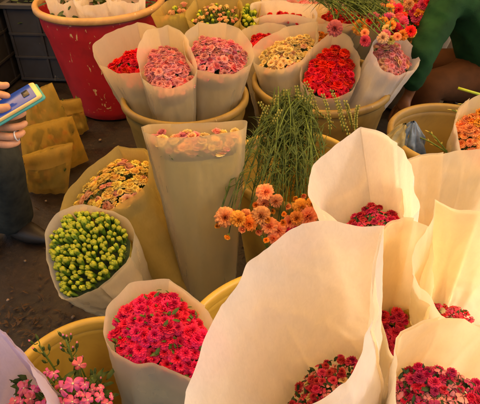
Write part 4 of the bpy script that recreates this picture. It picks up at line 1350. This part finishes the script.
a = add((1.20, 2.62, .80), .075, t2); a = add((1.02, 2.72, .60), .055, a); add((.93, 2.63, .51), .04, a)
tp = skin('green_top', V, E, Q, M['green_cloth'], pb, 3, 0)
for v in tp.data.vertices:
    n_ = noise.noise(v.co * 14) * .014 + (1 - abs(noise.noise(v.co * 9 + Vector((3, 0, 0)))) * 2) * .010 + max(0, math.sin(v.co.z * 70 + v.co.x * 55 + 4 * noise.noise(v.co * 6))) ** 3 * .010
    v.co += Vector((-1, -1, .6)).normalized() * n_
V, E, Q = [], [], []
t0 = add((1.27, 2.46, .39), .15)
for kn, an in (((.875, 2.24, .44), (.90, 2.26, .12)), ((.97, 2.56, .44), (.97, 2.60, .12))):
    m1 = add(Vector(kn).lerp(Vector((1.27, 2.46, .39)), .5), .098, t0); a = add(kn, .086, m1); add(an, .066, a)
skin('trousers', V, E, Q, M['brown_cloth'], pb, 2, 0)
mb = MB(); mb.tube([D(458, 88, 2.16), D(468, 91, 2.15), D(482, 95, 2.15)], .006, .006, 8); mb.build('lime_trim', M['lime'], pb)
V, E, Q = [], [], []
h0 = add((.97, 2.34, 1.10), .10); h1 = add((1.02, 2.40, 1.02), .085, h0); h2 = add((1.06, 2.43, .92), .06, h1); add((1.06, 2.40, .82), .035, h2)
skin('hair', V, E, Q, M['hair'], pb, 2, 0)
face(pb, Vector((.96, 2.32, 1.05)), (-.8, -.5, -.3))
# low stool under the seated person
st_ = empty('low_stool', (1.27, 2.48, 0), 'low dark plastic stool under the person in green', 'stool')
mb = MB(); mb.box((1.27, 2.48, .245), (.30, .30, .03)); mb.build('seat', M['crate2'], st_, False, .006)
for sx in (-1, 1):
    for sy in (-1, 1):
        mb = MB(); mb.tube([(1.27 + sx * .11, 2.48 + sy * .11, .232), (1.27 + sx * .14, 2.48 + sy * .14, .0)], .018, .02, 8); mb.build('leg', M['crate2'], st_)

AWX, AWY, AWZ, AWW, AWD = .6, 2.4, 2.5, 7.0, 4.9
# ------------------------------------------------------------------ unseen awning, added over the stall to tint and soften the light
def light_awning_mat():
    m, nt = newmat('light_tint_cloth')
    co = objco(nt)
    c = ramp(nt, nz(nt, 1.5, 4, .6, co), [(.3, (.96, .60, .24)), (.7, (.98, .67, .30))])
    t = N(nt, 'ShaderNodeBsdfTranslucent'); d = N(nt, 'ShaderNodeBsdfDiffuse')
    nt.links.new(c, t.inputs['Color']); nt.links.new(c, d.inputs['Color'])
    mx = N(nt, 'ShaderNodeMixShader'); mx.inputs[0].default_value = .85
    nt.links.new(d.outputs[0], mx.inputs[1]); nt.links.new(t.outputs[0], mx.inputs[2])
    out(nt, mx.outputs[0])
    return m
aw = empty('light_awning', (AWX, AWY, 0), 'yellow cloth awning added out of view to warm and soften the light', 'awning')
mb = MB()
def aw_right(y): return 2.15 + 2.6 * min(1, max(0, (y - 1.25) / .7))  # right edge shaped to set where direct sun gets in
mb.grid([[(-3.4 + (aw_right(AWY + AWD * (j / 16 - .5)) + 3.4) * i / 24, AWY + AWD * (j / 16 - .5), AWZ - .12 * math.sin(math.pi * i / 24) * math.sin(math.pi * j / 16) + .05 * math.sin(i * 1.3)) for i in range(25)] for j in range(17)])
mb.build('light_awning_cloth', light_awning_mat(), aw)
for ax_, ay_ in ((-3.4, -.05), (-3.4, 4.85), (4.7, 4.85), (2.16, -.05)):
        mb = MB(); mb.tube([(ax_, ay_, 0), (ax_, ay_, AWZ + .02)], .025, .025, 10)
        mb.build('pole', M['crate2'], aw)

# ------------------------------------------------------------------ light
SUN_EL, SUN_AZ = 50, 92      # azimuth clockwise from +Y
w = bpy.data.worlds.new('World'); sc.world = w; w.use_nodes = True
nt = w.node_tree; nt.nodes.clear()
sky = nt.nodes.new('ShaderNodeTexSky'); sky.sky_type = 'NISHITA'; sky.sun_disc = False
sky.sun_elevation = R(SUN_EL); sky.sun_rotation = R(SUN_AZ)
sky.air_density = 1.0; sky.dust_density = 3.0
bg = nt.nodes.new('ShaderNodeBackground'); bg.inputs['Strength'].default_value = .12
wo = nt.nodes.new('ShaderNodeOutputWorld')
nt.links.new(sky.outputs[0], bg.inputs['Color']); nt.links.new(bg.outputs[0], wo.inputs['Surface'])
sd = bpy.data.lights.new('sun', 'SUN'); so = bpy.data.objects.new('sun', sd); COL.objects.link(so)
sd.energy = 4.6; sd.angle = R(24); sd.color = (1.0, .87, .74)
dv = Vector((math.sin(R(SUN_AZ)) * math.cos(R(SUN_EL)), math.cos(R(SUN_AZ)) * math.cos(R(SUN_EL)), math.sin(R(SUN_EL))))
so.rotation_euler = (-dv).to_track_quat('-Z', 'Y').to_euler()

sc.view_settings.view_transform = 'Standard'
try: sc.view_settings.look = 'None'
except Exception: pass
sc.view_settings.exposure = 1.32
sc.view_settings.use_white_balance = True
sc.view_settings.white_balance_temperature = 7800
sc.view_settings.white_balance_tint = 13
sc.view_settings.gamma = 1
sc.view_settings.use_curve_mapping = False
sc.render.engine = 'CYCLES'
sc.cycles.max_bounces = 10
sc.cycles.diffuse_bounces = 5
sc.cycles.transparent_max_bounces = 12
sc.cycles.use_denoising = True
